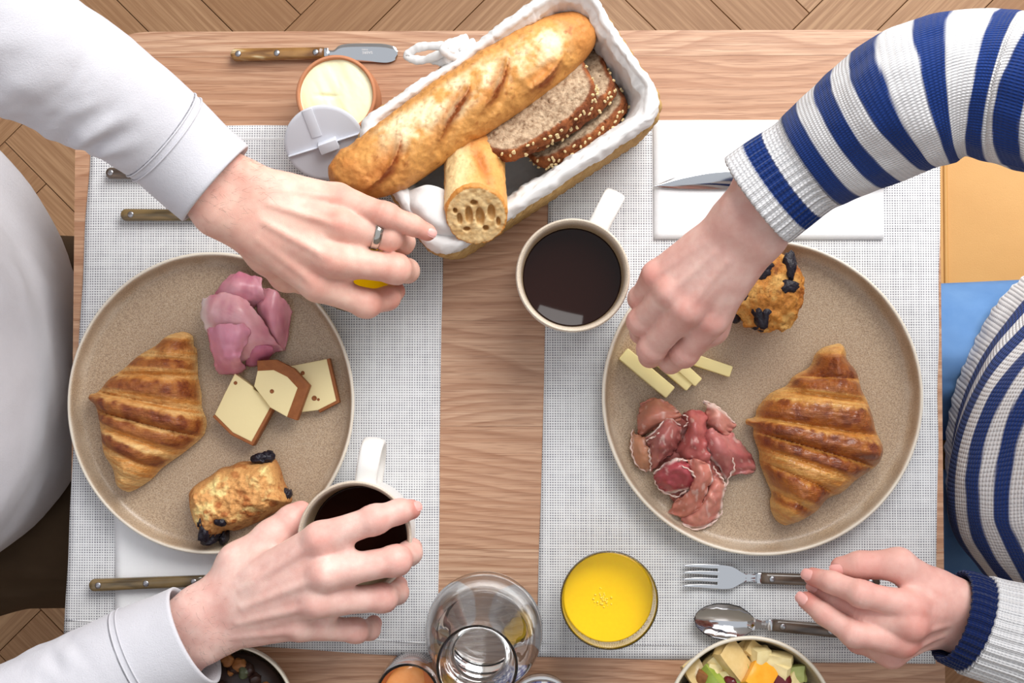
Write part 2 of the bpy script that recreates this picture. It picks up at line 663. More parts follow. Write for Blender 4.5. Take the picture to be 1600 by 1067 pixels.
# ================================================================ the room
# ---- parquet floor in herringbone, each plank a piece
def make_floor():
    V, Fs = prism([(-1.9, -1.7), (1.9, -1.7), (1.9, WY + .13), (-1.9, WY + .13)], -0.05, -0.0155)
    fl = build('floor', V, Fs, plain('subfloor', (120, 88, 62), .8), smooth=False)
    tag(fl, 'oak parquet floor laid in herringbone under the table', kind='structure')
    W, Lp, gap = .083, .498, .00045
    c0 = U(72, 287, -TZ)
    a45 = math.radians(45)
    eu = np.array([math.cos(a45), math.sin(a45)])
    ev = np.array([-math.sin(a45), math.cos(a45)])
    protos = {}
    for kind in 'HV':
        if kind == 'H': P = [(gap, gap), (Lp - gap, gap), (Lp - gap, W - gap), (gap, W - gap)]
        else: P = [(gap, gap), (W - gap, gap), (W - gap, Lp - gap), (gap, Lp - gap)]
        pw = [tuple(eu * p[0] + ev * p[1]) for p in P]
        V, Fs = prism(pw, -.014, 0, .0008)
        q = V[:, :2]
        u, v = q @ eu, q @ ev
        uv = np.column_stack([u, v]) if kind == 'H' else np.column_stack([v, u])
        protos[kind] = (V, Fs, uv)
    first = {}
    n0 = 0
    for m in range(-6, 7):
        for n in range(-60, 60):
            for kind in 'HV':
                o = np.array([n * W + m * Lp, n * W - m * Lp], dtype=float) - np.array([Lp, 0.0])
                if kind == 'V': o = o + np.array([Lp, W - Lp])
                p = np.array(c0[:2]) + eu * o[0] + ev * o[1]
                mid = p + (eu * Lp / 2 + ev * W / 2 if kind == 'H' else eu * W / 2 + ev * Lp / 2)
                if abs(mid[0]) > 1.66 or mid[1] > WY - .16 or mid[1] < -1.5: continue
                if kind not in first:
                    V, Fs, uv = protos[kind]
                    ob = build('plank', V + np.array([p[0], p[1], 0]), Fs, MAT['floor'], fl, False, uv=uv, org=(p[0], p[1], 0))
                    first[kind] = ob
                else:
                    ob = first[kind].copy()
                    COL.objects.link(ob)
                    ob.parent = fl
                    ob.location = Vector((p[0], p[1], 0)) - ORG[fl.name]
                n0 += 1
    return n0


N_PLANKS = make_floor()


# ---- wall with the two-paned window the daylight comes through
def make_wall():
    y0, y1 = WY + .03, WY + .13
    xa0, xb0, za0, zb0 = WX - .83, WX + .83, WZ - .85, WZ + .85
    w = empty('wall_back', (0, y0, 0), 'pale wall around the tall two-paned window', kind='structure')
    bl = []
    for (xa, xb), (za, zb) in (((-1.9, xa0), (0, 2.95)), ((xb0, 1.9), (0, 2.95)), ((xa0, xb0), (0, za0)), ((xa0, xb0), (zb0, 2.95))):
        bl.append(prism([(xa, y0), (xb, y0), (xb, y1), (xa, y1)], za, zb))
    V, Fs = join(bl)
    build('plaster', V, Fs, MAT['wallpaint'], w, False)
    wi = empty('window_1', (WX, y0, za0), 'tall white window with two panes and a wide mullion', kind='structure')
    for nm, (xa, xb), (za, zb) in (('jamb', (xa0, xa0 + .04), (za0, zb0)), ('jamb', (xb0 - .04, xb0), (za0, zb0)), ('mullion', (WX - .035, WX + .035), (za0, zb0)),
                                   ('sill', (xa0 - .04, xb0 + .04), (za0 - .04, za0 + .02)), ('head_rail', (xa0, xb0), (zb0 - .04, zb0))):
        V, Fs = prism([(xa, y0 - .02), (xb, y0 - .02), (xb, y1), (xa, y1)], za, zb, .004)
        build(nm, V, Fs, MAT['whitewood'], wi, False)


make_wall()
MAT['dimwall'] = plain('warm_grey_paint', (168, 160, 152), .85, spec=.2)  # for the unseen side and front walls, added to block low sky light
for nm, pts in (('blocking_wall_left', [(-1.95, -1.7), (-1.85, -1.7), (-1.85, WY + .03), (-1.95, WY + .03)]), ('blocking_wall_right', [(1.85, -1.7), (1.95, -1.7), (1.95, WY + .03), (1.85, WY + .03)]),
                ('blocking_wall_front', [(-1.95, -1.8), (1.95, -1.8), (1.95, -1.7), (-1.95, -1.7)])):
    V, Fs = prism(pts, 0, 2.7)
    tag(build(nm, V, Fs, MAT['dimwall'], smooth=False), 'unseen warm grey wall added to block low sky light', kind='structure')


# ================================================================ table
def clip_band(poly, ya, yb):
    def half(P, y, keep_above):
        out = []
        for i in range(len(P)):
            a, b = P[i], P[(i + 1) % len(P)]
            ia = (a[1] >= y) == keep_above
            ib = (b[1] >= y) == keep_above
            if ia: out.append(a)
            if ia != ib:
                t = (y - a[1]) / (b[1] - a[1])
                out.append((a[0] + t * (b[0] - a[0]), y))
        return out
    return half(half(list(map(tuple, poly)), ya, True), yb, False)


def make_table():
    tl, tr, bl = U(131, 51), U(1471, 45), U(97, 1000)
    xl0, xl1 = tl.x, bl.x
    xr = U(1471, 500).x
    yt = (tl.y + tr.y) / 2
    yb = yt - 0.86
    xl = (xl0 + xl1) / 2
    T = empty('dining_table', (0, yt - .43, 0), 'light oak dining table with rounded corners under the two place settings', 'table')
    out = rrect((xl + xr) / 2, (yt + yb) / 2, xr - xl, yt - yb, .062, 0, 10)
    ys = [yt + .01] + [U(760, p).y for p in (88, 205, 345, 501, 666, 858, 1012)] + [yt - .67, yt - .77, yb - .01]
    top = empty('tabletop', (0, yt - .43, TZ - .026), parent=T)
    for i in range(len(ys) - 1):
        P = clip_band(out, ys[i + 1] + .0001, ys[i] - .0001)
        if len(P) < 3: continue
        # drop doubled corners
        Q = [p for k, p in enumerate(P) if math.dist(p, P[k - 1]) > 1e-5]
        V, Fs = prism(Q, TZ - .026, TZ, .0)
        build('board', V, Fs, MAT['table'], top, False)
    for sx in (xl + .07, xr - .07):
        for sy in (yt - .07, yb + .07):
            pr = [(.014, 0), (.016, .01), (.024, TZ - .09), (.026, TZ - .03), (.0, TZ - .0265)]
            V, Fs = lathe([(0, 0)] + pr, (sx, sy, 0), 20)
            build('leg', V, Fs, MAT['table'], T)
    for (ax, ay, bx, by) in ((xl + .09, yt - .06, xr - .09, yt - .08), (xl + .09, yb + .08, xr - .09, yb + .06)):
        V, Fs = prism([(ax, ay), (bx, ay), (bx, by), (ax, by)], TZ - .09, TZ - .027, .002)
        build('apron', V, Fs, MAT['table'], T, False)
    for x in (xl + .06, xr - .08):
        V, Fs = prism([(x, yb + .09), (x + .02, yb + .09), (x + .02, yt - .09), (x, yt - .09)], TZ - .09, TZ - .027, .002)
        build('apron', V, Fs, MAT['table'], T, False)


make_table()


# ================================================================ linen and paper
def cloth_quad(name, corners, h, thick, mat, nx=60, ny=80, wob=.0008, seed=1, bulge=None, parent=None):
    C = [np.array(U(*c)[:2]) for c in corners]          # tl tr br bl
    u = np.linspace(0, 1, nx); v = np.linspace(0, 1, ny)
    Ug, Vg = np.meshgrid(u, v)
    P = ((1 - Ug) * (1 - Vg))[..., None] * C[0] + (Ug * (1 - Vg))[..., None] * C[1] + (Ug * Vg)[..., None] * C[2] + ((1 - Ug) * Vg)[..., None] * C[3]
    q = np.stack([P[..., 0] * 14, P[..., 1] * 14, np.full(Ug.shape, seed * 3.3)], -1)
    edge = np.minimum(np.minimum(Ug, 1 - Ug), np.minimum(Vg, 1 - Vg))
    e = sstep(0, .03, edge)
    P = P + np.stack([vnoise(q * 1.5, seed), vnoise(q * 1.5, seed + 5)], -1) * wob * (1 - e)[..., None]
    z = TZ + h + thick * (.55 + .45 * e) + (wob * .5) * (vnoise(q, seed + 9) + 1) * e
    top = np.dstack([P, z]).reshape(-1, 3)
    bot = np.dstack([P, np.full(Ug.shape, TZ + h + .0001)]).reshape(-1, 3)
    Fg = grid_faces(ny, nx)
    n = nx * ny
    loop = list(range(nx)) + [nx * j + nx - 1 for j in range(1, ny)] + [nx * (ny - 1) + i for i in range(nx - 2, -1, -1)] + [nx * j for j in range(ny - 2, 0, -1)]
    side = [(loop[i], loop[(i + 1) % len(loop)], loop[(i + 1) % len(loop)] + n, loop[i] + n) for i in range(len(loop))]
    Fs = [tuple(f[::-1]) for f in Fg] + [tuple(f + n) for f in Fg] + side
    return build(name, np.vstack([top, bot]), Fs, mat, parent)


def hem(pm, corners, h, inn):
    """stitched hem lines along the short ends"""
    C = [np.array(U(*c)[:2]) for c in corners]
    for (a, b, c, d) in ((C[0], C[1], C[3], C[2]), (C[3], C[2], C[0], C[1])):
        p = a + (c - a) / np.linalg.norm(c - a) * inn + (b - a) * .004
        q = b + (d - b) / np.linalg.norm(d - b) * inn - (b - a) * .004
        path = np.array([np.append(p + (q - p) * t, TZ + h) for t in np.linspace(0, 1, 40)])
        V, Fs = tube(path, .0006, 6)
        build('hem_stitching', V, Fs, MAT['mat'], pm)


MATL = [(143, 197), (694, 194), (683, 1028), (100, 990)]
MATR = [(860, 189), (1469, 188), (1462, 1037), (838, 1026)]
pm = cloth_quad('placemat', MATL, 0, .0014, MAT['mat'], seed=2)
tag(pm, 'pale grey woven placemat under the plate with the ham and three cheese pieces', 'placemat', 'woven placemats')
hem(pm, MATL, .0016, .012)
pm = cloth_quad('placemat', MATR, 0, .0014, MAT['mat'], seed=5)
tag(pm, 'pale grey woven placemat under the larger plate with the cured ham', 'placemat', 'woven placemats')
hem(pm, MATR, .0016, .012)


def m_napkin():
    t = NT('embossed_paper')
    X, Y, _ = t.xyz(t.map((1, 1, 1), (0, 0, .78)))
    P = 2 * math.pi / .0016
    d = t.math('MULTIPLY', t.math('SINE', t.math('MULTIPLY', X, P)), t.math('SINE', t.math('MULTIPLY', Y, P)))
    return t.out(L4((244, 244, 246)), .8, .15, None, t.bump(d, .22, .0004))


MAT['napkin'] = m_napkin()


def napkin(corners, label):
    n = empty('paper_napkin', U(*(np.mean(np.array(corners), 0)), .0016), label, 'napkin', 'folded paper napkins')
    for k in range(3):
        cc = [(x + (k - 1) * 1.2 * (1 if i in (1, 2) else .3), y + (k - 1) * (.8 if i > 1 else .2)) for i, (x, y) in enumerate(corners)]
        cloth_quad('paper_layer', cc, .0018 + k * .0007, .0007, MAT['napkin'], 30, 20, .0003, 3 + k, parent=n)


napkin([(1020, 189), (1377, 189), (1378, 374), (1021, 373)], 'white folded paper napkin under the pointed knife by the striped sleeve')
napkin([(181, 778), (538, 780), (536, 964), (181, 962)], 'white folded paper napkin sticking out below the plate with pink ham')


# ================================================================ plates
def plate(px, py, rx, ry, label):
    h = .022
    c = U(px, py, h)
    R = ry / S(h)
    pr = [(0, .003), (R * .55, .003), (R * .60, .0005), (R * .66, .0005), (R * .68, .003), (R * .86, .0045), (R * .955, .009), (R * .99, .016), (R * .998, .0205),
          (R * 1.0, .0222), (R * .992, .0232), (R * .980, .0228), (R * .970, .020), (R * .958, .0125), (R * .93, .0088), (R * .88, .0076), (R * .80, .0071), (R * .4, .0068), (0, .0068)]
    pr = smooth_profile(pr, 4)
    pr[:, 0] = np.maximum(pr[:, 0], 0)
    V, Fs = lathe(pr, (c.x, c.y, TZ + .0014), 160, rx / ry)
    r = np.hypot((V[:, 0] - c.x) / (rx / ry), V[:, 1] - c.y) / R
    z = V[:, 2] - TZ
    wob = fbm(np.column_stack([V[:, 0] * 60, V[:, 1] * 60, V[:, 2] * 60]), 3)
    outside = (np.arange(len(V)) // 160) < 37
    rimw = np.where(outside, 1.0, sstep(.966, .990, r + wob * .008))
    rimw = np.maximum(rimw, .35 * sstep(.90, .955, r) * (~outside) * (.6 + wob))
    col = np.repeat(rimw[:, None], 3, 1)
    o = build('plate', V, Fs, MAT['plate'], col=col)
    tag(o, label, 'plate', 'sand coloured stoneware plates')
    return c, R


PL = plate(330, 629, 225, 236, 'sand speckled stoneware plate holding the pink ham and three cheese pieces')
PR = plate(1190.5, 620, 249.5, 246, 'larger sand speckled stoneware plate holding the cured ham and muffin')


# ================================================================ mugs with coffee
MAT['coffee'] = plain('coffee_liquid', (34, 14, 9), .05, spec=.22)


def mug(px, py, ang, level, label, clabel, taper=1.0):
    h = .086
    c = U(px, py, h)
    R = .0452
    z0 = .0015
    b = R * .93
    pr = [(0, .003), (b * .70, .003), (b * .76, 0), (b * .86, .0005), (b * .96, .005), (b * 1.0, .014), (R * .975, .05), (R * .99, .078), (R * 1.0, .083), (R * .985, .0862), (R * .945, .0858),
          (R * .905, .080), (R * .855, .05), (b * .82, .014), (b * .78, .0075), (b * .4, .006), (0, .006)]
    pr = smooth_profile(pr, 4)
    pr[:, 0] = np.maximum(pr[:, 0], 0)
    V, Fs = lathe(pr, (c.x, c.y, TZ + z0), 96)
    ring = np.arange(len(V)) // 96
    z = V[:, 2] - TZ - z0
    w = np.where(ring < 36, 1.0, .55 * sstep(.074, .086, z)) * np.where((ring >= 34) & (ring <= 42), .55, 1)
    o = empty('coffee_mug', (c.x, c.y, TZ + z0), label, 'mug', 'stoneware coffee mugs')
    build('body', V, Fs, MAT['mug'], o, col=np.repeat(w[:, None], 3, 1))
    # handle: a flat strap bent into an ear
    d = np.array([math.cos(ang), math.sin(ang)])
    P = []
    for (r, hz) in ((R * .95, .070), (R + .012, .0745), (R + .026, .071), (R + .031, .056), (R + .027, .038), (R + .014, .026), (R * .93, .022)):
        P.append((c.x + d[0] * r, c.y + d[1] * r, TZ + z0 + hz))
    path = catmull(P, 8)
    T, Sd, N = frames(path, (-d[1], d[0], 0))
    side = np.array([-d[1], d[0], 0])
    t = np.linspace(0, 2 * np.pi, 16, endpoint=False)
    cx = np.sign(np.cos(t)) * np.abs(np.cos(t)) ** .7 * .0088
    cy = np.sign(np.sin(t)) * np.abs(np.sin(t)) ** .8 * .0032
    Vh = (path[:, None] + side[None, None] * cx[None, :, None] + Sd[:, None] * cy[None, :, None]).reshape(-1, 3)
    Fh = [tuple(f) for f in grid_faces(len(path), 16, True)]
    build('handle', Vh, Fh, MAT['mug'], o, col=np.ones((len(Vh), 3)))
    # coffee
    ri = np.interp(level, [.014, .05, .08], [b * .82, R * .855, R * .905]) - .0001
    V, Fs = lathe([(0, level - .004), (ri - .0008, level - .004), (ri, level + .0006), (ri - .0012, level), (0, level)], (c.x, c.y, TZ + z0), 64)
    k = build('coffee', V, Fs, MAT['coffee'])
    tag(k, clabel, 'coffee', 'black coffee in the mugs')
    return c


MUGR = mug(895, 430, math.atan2(112, 58), .063, 'white stoneware mug standing between the bread basket and the larger plate', 'black coffee filling the mug beside the bread basket')
MUGL = mug(554, 841, math.atan2(147, 24), .050, 'white stoneware mug held by the hand at the blueberry loaf', 'black coffee in the mug held by the hand', .9)


# ================================================================ glasses of orange juice, carafe
def m_juice():
    t = NT('orange_juice')
    f = t.noise(320, 2)
    return t.out(t.mix(f, lin(255, 208, 4), lin(255, 198, 0)), .12, .4)


MAT['juice'] = m_juice()
MAT['bubble'] = plain('juice_foam', (255, 214, 70), .15)


def tumbler(px, py, R, label, jlabel, level=.056, foam=False):
    h = .076
    c = U(px, py, h)
    z0 = TZ + .0015
    o = [(0, 0), (.022, 0), (.026, .0015), (.0285, .006), (.032, .022), (.0358, .045), (R - .0004, .066), (R, .075)]
    i = [(R - .0006, .0762), (R - .0014, .0755), (R - .0020, .066), (.0338, .045), (.0300, .022), (.0262, .010), (.022, .0075), (0, .007)]
    V, Fs = lathe(smooth_profile(o + i, 4).clip(min=0), (c.x, c.y, z0), 96)
    g = build('juice_glass', V, Fs, MAT['glass'])
    tag(g, label, 'glass', 'tumblers of orange juice')
    ii = np.array(i[::-1])
    rr = lambda z: np.interp(z, ii[:, 1], ii[:, 0]) + .0004
    zs = np.linspace(.0072, level, 12)
    pr = [(0, .0072)] + [(float(rr(z)), z) for z in zs] + [(float(rr(level)) - .0015, level - .0006), (0, level - .0006)]
    V, Fs = lathe(pr, (c.x, c.y, z0), 96)
    j = build('orange_juice', V, Fs, MAT['juice'])
    tag(j, jlabel, 'juice', 'orange juice in the tumblers')
    if foam:
        rnd = random.Random(3)
        bl = []
        for k in range(46):
            a, r = rnd.uniform(0, 6.28), abs(rnd.gauss(0, .0045))
            rad = rnd.uniform(.0004, .0011)
            cc = U(943, 935, level)
            bl.append(lathe([(0, 0), (rad, 0), (rad * .8, rad * .5), (rad * .4, rad * .8), (0, rad * .9)], (cc.x + r * math.cos(a), cc.y + r * math.sin(a), z0 + level - .0007), 8))
        V, Fs = join(bl)
        f = build('foam', V, Fs, MAT['bubble'], j)
        tag(f, kind='stuff')
    return c


GLR = tumbler(952, 938, .0388, 'clear tumbler of orange juice standing alone left of the fork', 'bright orange juice in the tumbler left of the fork', .0575, True)
GLL = tumbler(555, 415, .0375, 'clear tumbler of orange juice gripped by the hand wearing a ring', 'orange juice in the tumbler gripped by the ringed hand', .058)


def carafe():
    h = .06
    c = U(756, 987, h)
    z0 = TZ + .0004
    o = [(0, 0), (.030, 0), (.036, .003), (.0425, .020), (.0468, .048), (.0465, .066), (.041, .092), (.031, .118), (.0228, .138), (.0202, .153), (.0212, .168), (.0245, .184), (.0283, .199)]
    i = [(.0285, .2012), (.0272, .2008), (.0232, .185), (.0196, .168), (.0186, .153), (.0210, .138), (.0292, .117), (.0392, .092), (.0447, .066), (.0449, .048), (.0405, .020), (.033, .0065), (.015, .0055), (0, .0055)]
    V, Fs = lathe(smooth_profile(o + i, 5).clip(min=0), (c.x, c.y, z0), 128)
    g = build('water_carafe', V, Fs, MAT['glass'])
    tag(g, 'round bellied clear glass carafe with a narrow flared neck', 'carafe')
    ii = np.array(i[::-1])
    zs = np.concatenate([[.0056, .0066, .010, .015], np.linspace(.02, .100, 26)])
    pr = [(0, .0056)] + [(float(np.interp(z, ii[:, 1], ii[:, 0])) + .0002, z) for z in zs] + [(float(np.interp(.100, ii[:, 1], ii[:, 0])) - .001, .0993), (0, .0993)]
    V, Fs = lathe(pr, (c.x, c.y, z0), 128)
    w = build('water', V, Fs, m_glass('water', (1, 1, 1), 0, 1.33))
    tag(w, 'clear water standing in the glass carafe', 'water')


carafe()


# ================================================================ cutlery
def m_horn(name, a, b, scale, bright=0):
    t = NT(name)
    v = t.map((14 * scale, 90 * scale, 20))
    n = t.noise(1, 3, .5, v, .6)
    st = [(.40, lin(*a)), (.52, lin(*b))]
    if bright: st += [(.60, lin(226, 212, 170)), (.70, lin(122, 86, 48))]
    return t.out(t.ramp(n, st), .22, .5, coat=.4, coatr=.08)


MAT['horn'] = m_horn('light_horn', (112, 74, 36), (160, 118, 66), 1, 1)
MAT['darkhorn'] = m_horn('dark_horn', (66, 54, 46), (104, 88, 76), .8)
MAT['olivehorn'] = m_horn('olive_horn', (80, 66, 44), (122, 100, 64), .8)


def handle(parent, a, b, h, wid, mat, rivets=3, thick=.009):
    """scales of a riveted handle from pixel a (tip) to b (bolster)"""
    A, B = np.array(U(*a, h)), np.array(U(*b, h))
    d = B - A
    L = np.linalg.norm(d[:2])
    rz = math.atan2(d[1], d[0])
    ux, uy = np.array([math.cos(rz), math.sin(rz)]), np.array([-math.sin(rz), math.cos(rz)])
    n = 40
    xs = L * np.linspace(0, 1, n) ** 2.2
    w = wid / 2 * (1 - .10 * xs / L) * np.sqrt(np.clip(1 - (1 - np.clip(xs / (wid * .42), 0, 1)) ** 2, .0, 1)).clip(min=.05)
    t = np.linspace(0, 2 * np.pi, 20, endpoint=False)
    cs = np.sign(np.cos(t)) * np.abs(np.cos(t)) ** .6
    sn = np.sign(np.sin(t)) * np.abs(np.sin(t)) ** .6
    hz = thick / 2 * np.minimum(1, .55 + w / (wid / 2) * .45)
    c2 = A[None, :2] + xs[:, None] * ux
    V = np.zeros((n, 20, 3))
    V[:, :, :2] = c2[:, None] + (w[:, None] * cs)[..., None] * uy
    V[:, :, 2] = TZ + h + thick / 2 + hz[:, None] * sn
    Fs = [tuple(f) for f in grid_faces(n, 20, True)] + [tuple(range(20))[::-1], tuple(range((n - 1) * 20, n * 20))]
    hd = build('handle', V.reshape(-1, 3), Fs, mat, parent)
    for k in range(rivets):
        s = L * (.085 + (.83 / max(rivets - 1, 1)) * k)
        p = A[:2] + ux * s
        Vr, Fr = lathe([(0, 0), (.0026, 0), (.0026, .0007), (.0018, .0011), (0, .0012)], (p[0], p[1], TZ + h + thick - .0006), 16)
        build('rivet', Vr, Fr, MAT['satin'], hd)
    return B, ux, uy, rz


def blade(parent, B, ux, uy, h, prof, thick=.0014, name='blade', mat=None):
    """prof: [(s, lower, upper)] across the blade along its length"""
    P = catmull(np.array(prof, dtype=float), 6)
    m = 9
    V = []
    for s, lo, hi in P:
        for k in range(m):
            q = lo + (hi - lo) * k / (m - 1)
            e = 1 - abs(2 * k / (m - 1) - 1) ** 4
            V.append((*(B[:2] + ux * s + uy * q), TZ + h + thick * .5 + thick * .5 * e))
    n = len(P)
    top = np.array(V)
    bot = top.copy(); bot[:, 2] = TZ + h
    Fg = grid_faces(n, m)
    N = n * m
    loop = list(range(m)) + [m * j + m - 1 for j in range(1, n)] + [m * (n - 1) + i for i in range(m - 2, -1, -1)] + [m * j for j in range(n - 2, 0, -1)]
    Fs = [tuple(f) for f in Fg] + [tuple((f + N)[::-1]) for f in Fg] + [(loop[i], loop[(i + 1) % len(loop)], loop[(i + 1) % len(loop)] + N, loop[i] + N) for i in range(len(loop))]
    return build(name, np.vstack([top, bot]), Fs, mat or MAT['steel'], parent, auto=50)


def bolster(parent, B, ux, uy, h, w, s=.005):
    rz = math.atan2(ux[1], ux[0])
    c = B[:2] + ux * s * .5
    V, Fs = box((c[0], c[1], TZ + h), (s, w, .008), .001, rz)
    build('bolster', V, Fs, MAT['steel'], parent, auto=40)


def letters(text, at, size, rz, mat, parent, name='lettering'):
    cu = bpy.data.curves.new('letter_curve', 'FONT')
    cu.body = text
    cu.size = size
    cu.align_x, cu.align_y = 'CENTER', 'CENTER'
    cu.extrude = .00004
    tmp = bpy.data.objects.new('letter_tmp', cu)
    COL.objects.link(tmp)
    me = bpy.data.meshes.new_from_object(tmp.evaluated_get(bpy.context.evaluated_depsgraph_get()))
    bpy.data.objects.remove(tmp)
    V = np.zeros(len(me.vertices) * 3); me.vertices.foreach_get('co', V); V = V.reshape(-1, 3)
    Fs = [tuple(p.vertices) for p in me.polygons]
    c, s = math.cos(rz), math.sin(rz)
    W = np.column_stack([at[0] + V[:, 0] * c - V[:, 1] * s, at[1] + V[:, 0] * s + V[:, 1] * c, at[2] + V[:, 2]])
    return build(name, W, Fs, mat, parent, False)


MAT['etch'] = plain('etched_mark', (214, 214, 216), .6)

# spreader above the butter pot
K = empty('butter_spreader', U(500, 86, 0), 'butter spreader with a mottled horn handle and broad rounded blade', 'knife')
B, ux, uy, rz = handle(K, (363, 88), (508, 85), 0, .0108, MAT['horn'])
bolster(K, B, ux, uy, .0005, .0075, .004)
blade(K, B, ux, uy, .002, [(.003, -.0030, .0030), (.008, -.0026, .0030), (.013, -.0045, .0068), (.022, -.0068, .0082), (.042, -.0080, .0080), (.053, -.0088, .0070), (.060, -.0068, .0045), (.0625, -.003, .0015)])
bd = K.children[-1]
p = U(574, 79.5, .0036)
letters('PARIS', (*U(570, 77.4, .0036)[:2], TZ + .0036), .0021, rz + math.pi, MAT['etch'], bd)
letters('SABRE', (*U(574, 82.0, .0036)[:2], TZ + .0036), .0032, rz + math.pi, MAT['etch'], bd)

# knife on the folded napkin, its blade pointing at the basket
K = empty('table_knife', U(1180, 285, .004), 'pointed steel knife lying on the napkin by the striped sleeve', 'knife')
B, ux, uy, rz = handle(K, (1390, 277), (1225, 281), .004, .0125, MAT['darkhorn'])
bolster(K, B, ux, uy, .0045, .010)
blade(K, B, ux, uy, .006, [(.003, -.0045, .0045), (.012, -.008, .0065), (.035, -.0115, .0070), (.062, -.0105, .0068), (.090, -.0045, .0056), (.106, .0012, .0040), (.111, .0030, .0034)])

# handles half hidden under the arm, knife below the plate
K = empty('table_fork', U(300, 338, .0015), 'riveted olive handle sticking out under the ringed hand above the plate', 'fork')
B, ux, uy, rz = handle(K, (192, 337), (390, 338), .0016, .0105, MAT['olivehorn'])
bolster(K, B, ux, uy, .002, .008)
blade(K, B, ux, uy, .003, [(.003, -.003, .003), (.02, -.003, .003), (.045, -.011, .011), (.06, -.011, .011)])
hd = K
for k in range(4):
    q = -.0098 + k * .0066
    blade(hd, B, ux, uy, .003, [(.058, q - .0014, q + .0014), (.08, q - .0013, q + .0013), (.095, q - .0005, q + .0005)], name='tine')
K = empty('dessert_spoon', U(300, 272, .0015), 'dark handle tip peeking out from under the white sleeve cuff', 'spoon')
B, ux, uy, rz = handle(K, (169, 272), (268, 273), .0016, .0100, MAT['darkhorn'])
bolster(K, B, ux, uy, .002, .008)
blade(K, B, ux, uy, .003, [(.003, -.003, .003), (.02, -.003, .003), (.032, -.012, .012), (.045, -.015, .015), (.06, -.010, .010), (.064, -.003, .003)], name='spoon_bowl')
K = empty('table_knife', U(330, 910, .004), 'brown riveted knife on the napkin below the plate with pink ham', 'knife')
B, ux, uy, rz = handle(K, (143, 913), (322, 906), .0042, .0108, MAT['olivehorn'])
bolster(K, B, ux, uy, .0045, .009)
blade(K, B, ux, uy, .006, [(.003, -.0045, .0045), (.012, -.0065, .0075), (.04, -.007, .0095), (.07, -.0065, .0085), (.092, -.004, .0035), (.098, -.0032, -.002)])


# fork and spoon by the far hand
def fork():
    K = empty('table_fork', U(1200, 900, .0016), 'steel fork with four tines beside the tumbler of juice', 'fork')
    B, ux, uy, rz = handle(K, (1372, 908), (1188, 902), .0018, .0108, MAT['darkhorn'])
    bolster(K, B, ux, uy, .002, .009, .004)
    # neck and palm of the fork, then the tines
    def surf(prof, name, zf):
        P = catmull(np.array(prof, dtype=float), 6)
        m = 9
        V = []
        for s, lo, hi in P:
            for k in range(m):
                q = lo + (hi - lo) * k / (m - 1)
                e = 1 - abs(2 * k / (m - 1) - 1) ** 6
                V.append((*(B[:2] + ux * s + uy * q), zf(s) - (1 - abs(2 * k / (m - 1) - 1) ** 2) * .0012 * min(1, (hi - lo) / .015) + .0003 * e))
        n = len(P)
        top = np.array(V); bot = top - np.array([0, 0, .0014])
        Fg = grid_faces(n, m); N = n * m
        loop = list(range(m)) + [m * j + m - 1 for j in range(1, n)] + [m * (n - 1) + i for i in range(m - 2, -1, -1)] + [m * j for j in range(n - 2, 0, -1)]
        Fs = [tuple(f) for f in Fg] + [tuple((f + N)[::-1]) for f in Fg] + [(loop[i], loop[(i + 1) % len(loop)], loop[(i + 1) % len(loop)] + N, loop[i] + N) for i in range(len(loop))]
        return build(name, np.vstack([top, bot]), Fs, MAT['steel'], K, auto=50)
    zf = lambda s: TZ + float(np.interp(s, [0, .012, .025, .035, .05, .066], [.0065, .0075, .0095, .0075, .0062, .0088]))
    surf([(.003, -.0035, .0035), (.010, -.0030, .0030), (.016, -.0042, .0042), (.024, -.0086, .0086), (.031, -.0098, .0098), (.0365, -.0100, .0100)], 'fork_palm', zf)
    for k in range(4):
        q = -.0084 + k * .0056
        surf([(.0355, q - .0016, q + .0016), (.05, q - .0014, q + .0014), (.061, q - .0010, q + .0010), (.0655, q - .0003, q + .0003)], 'tine', zf)


fork()


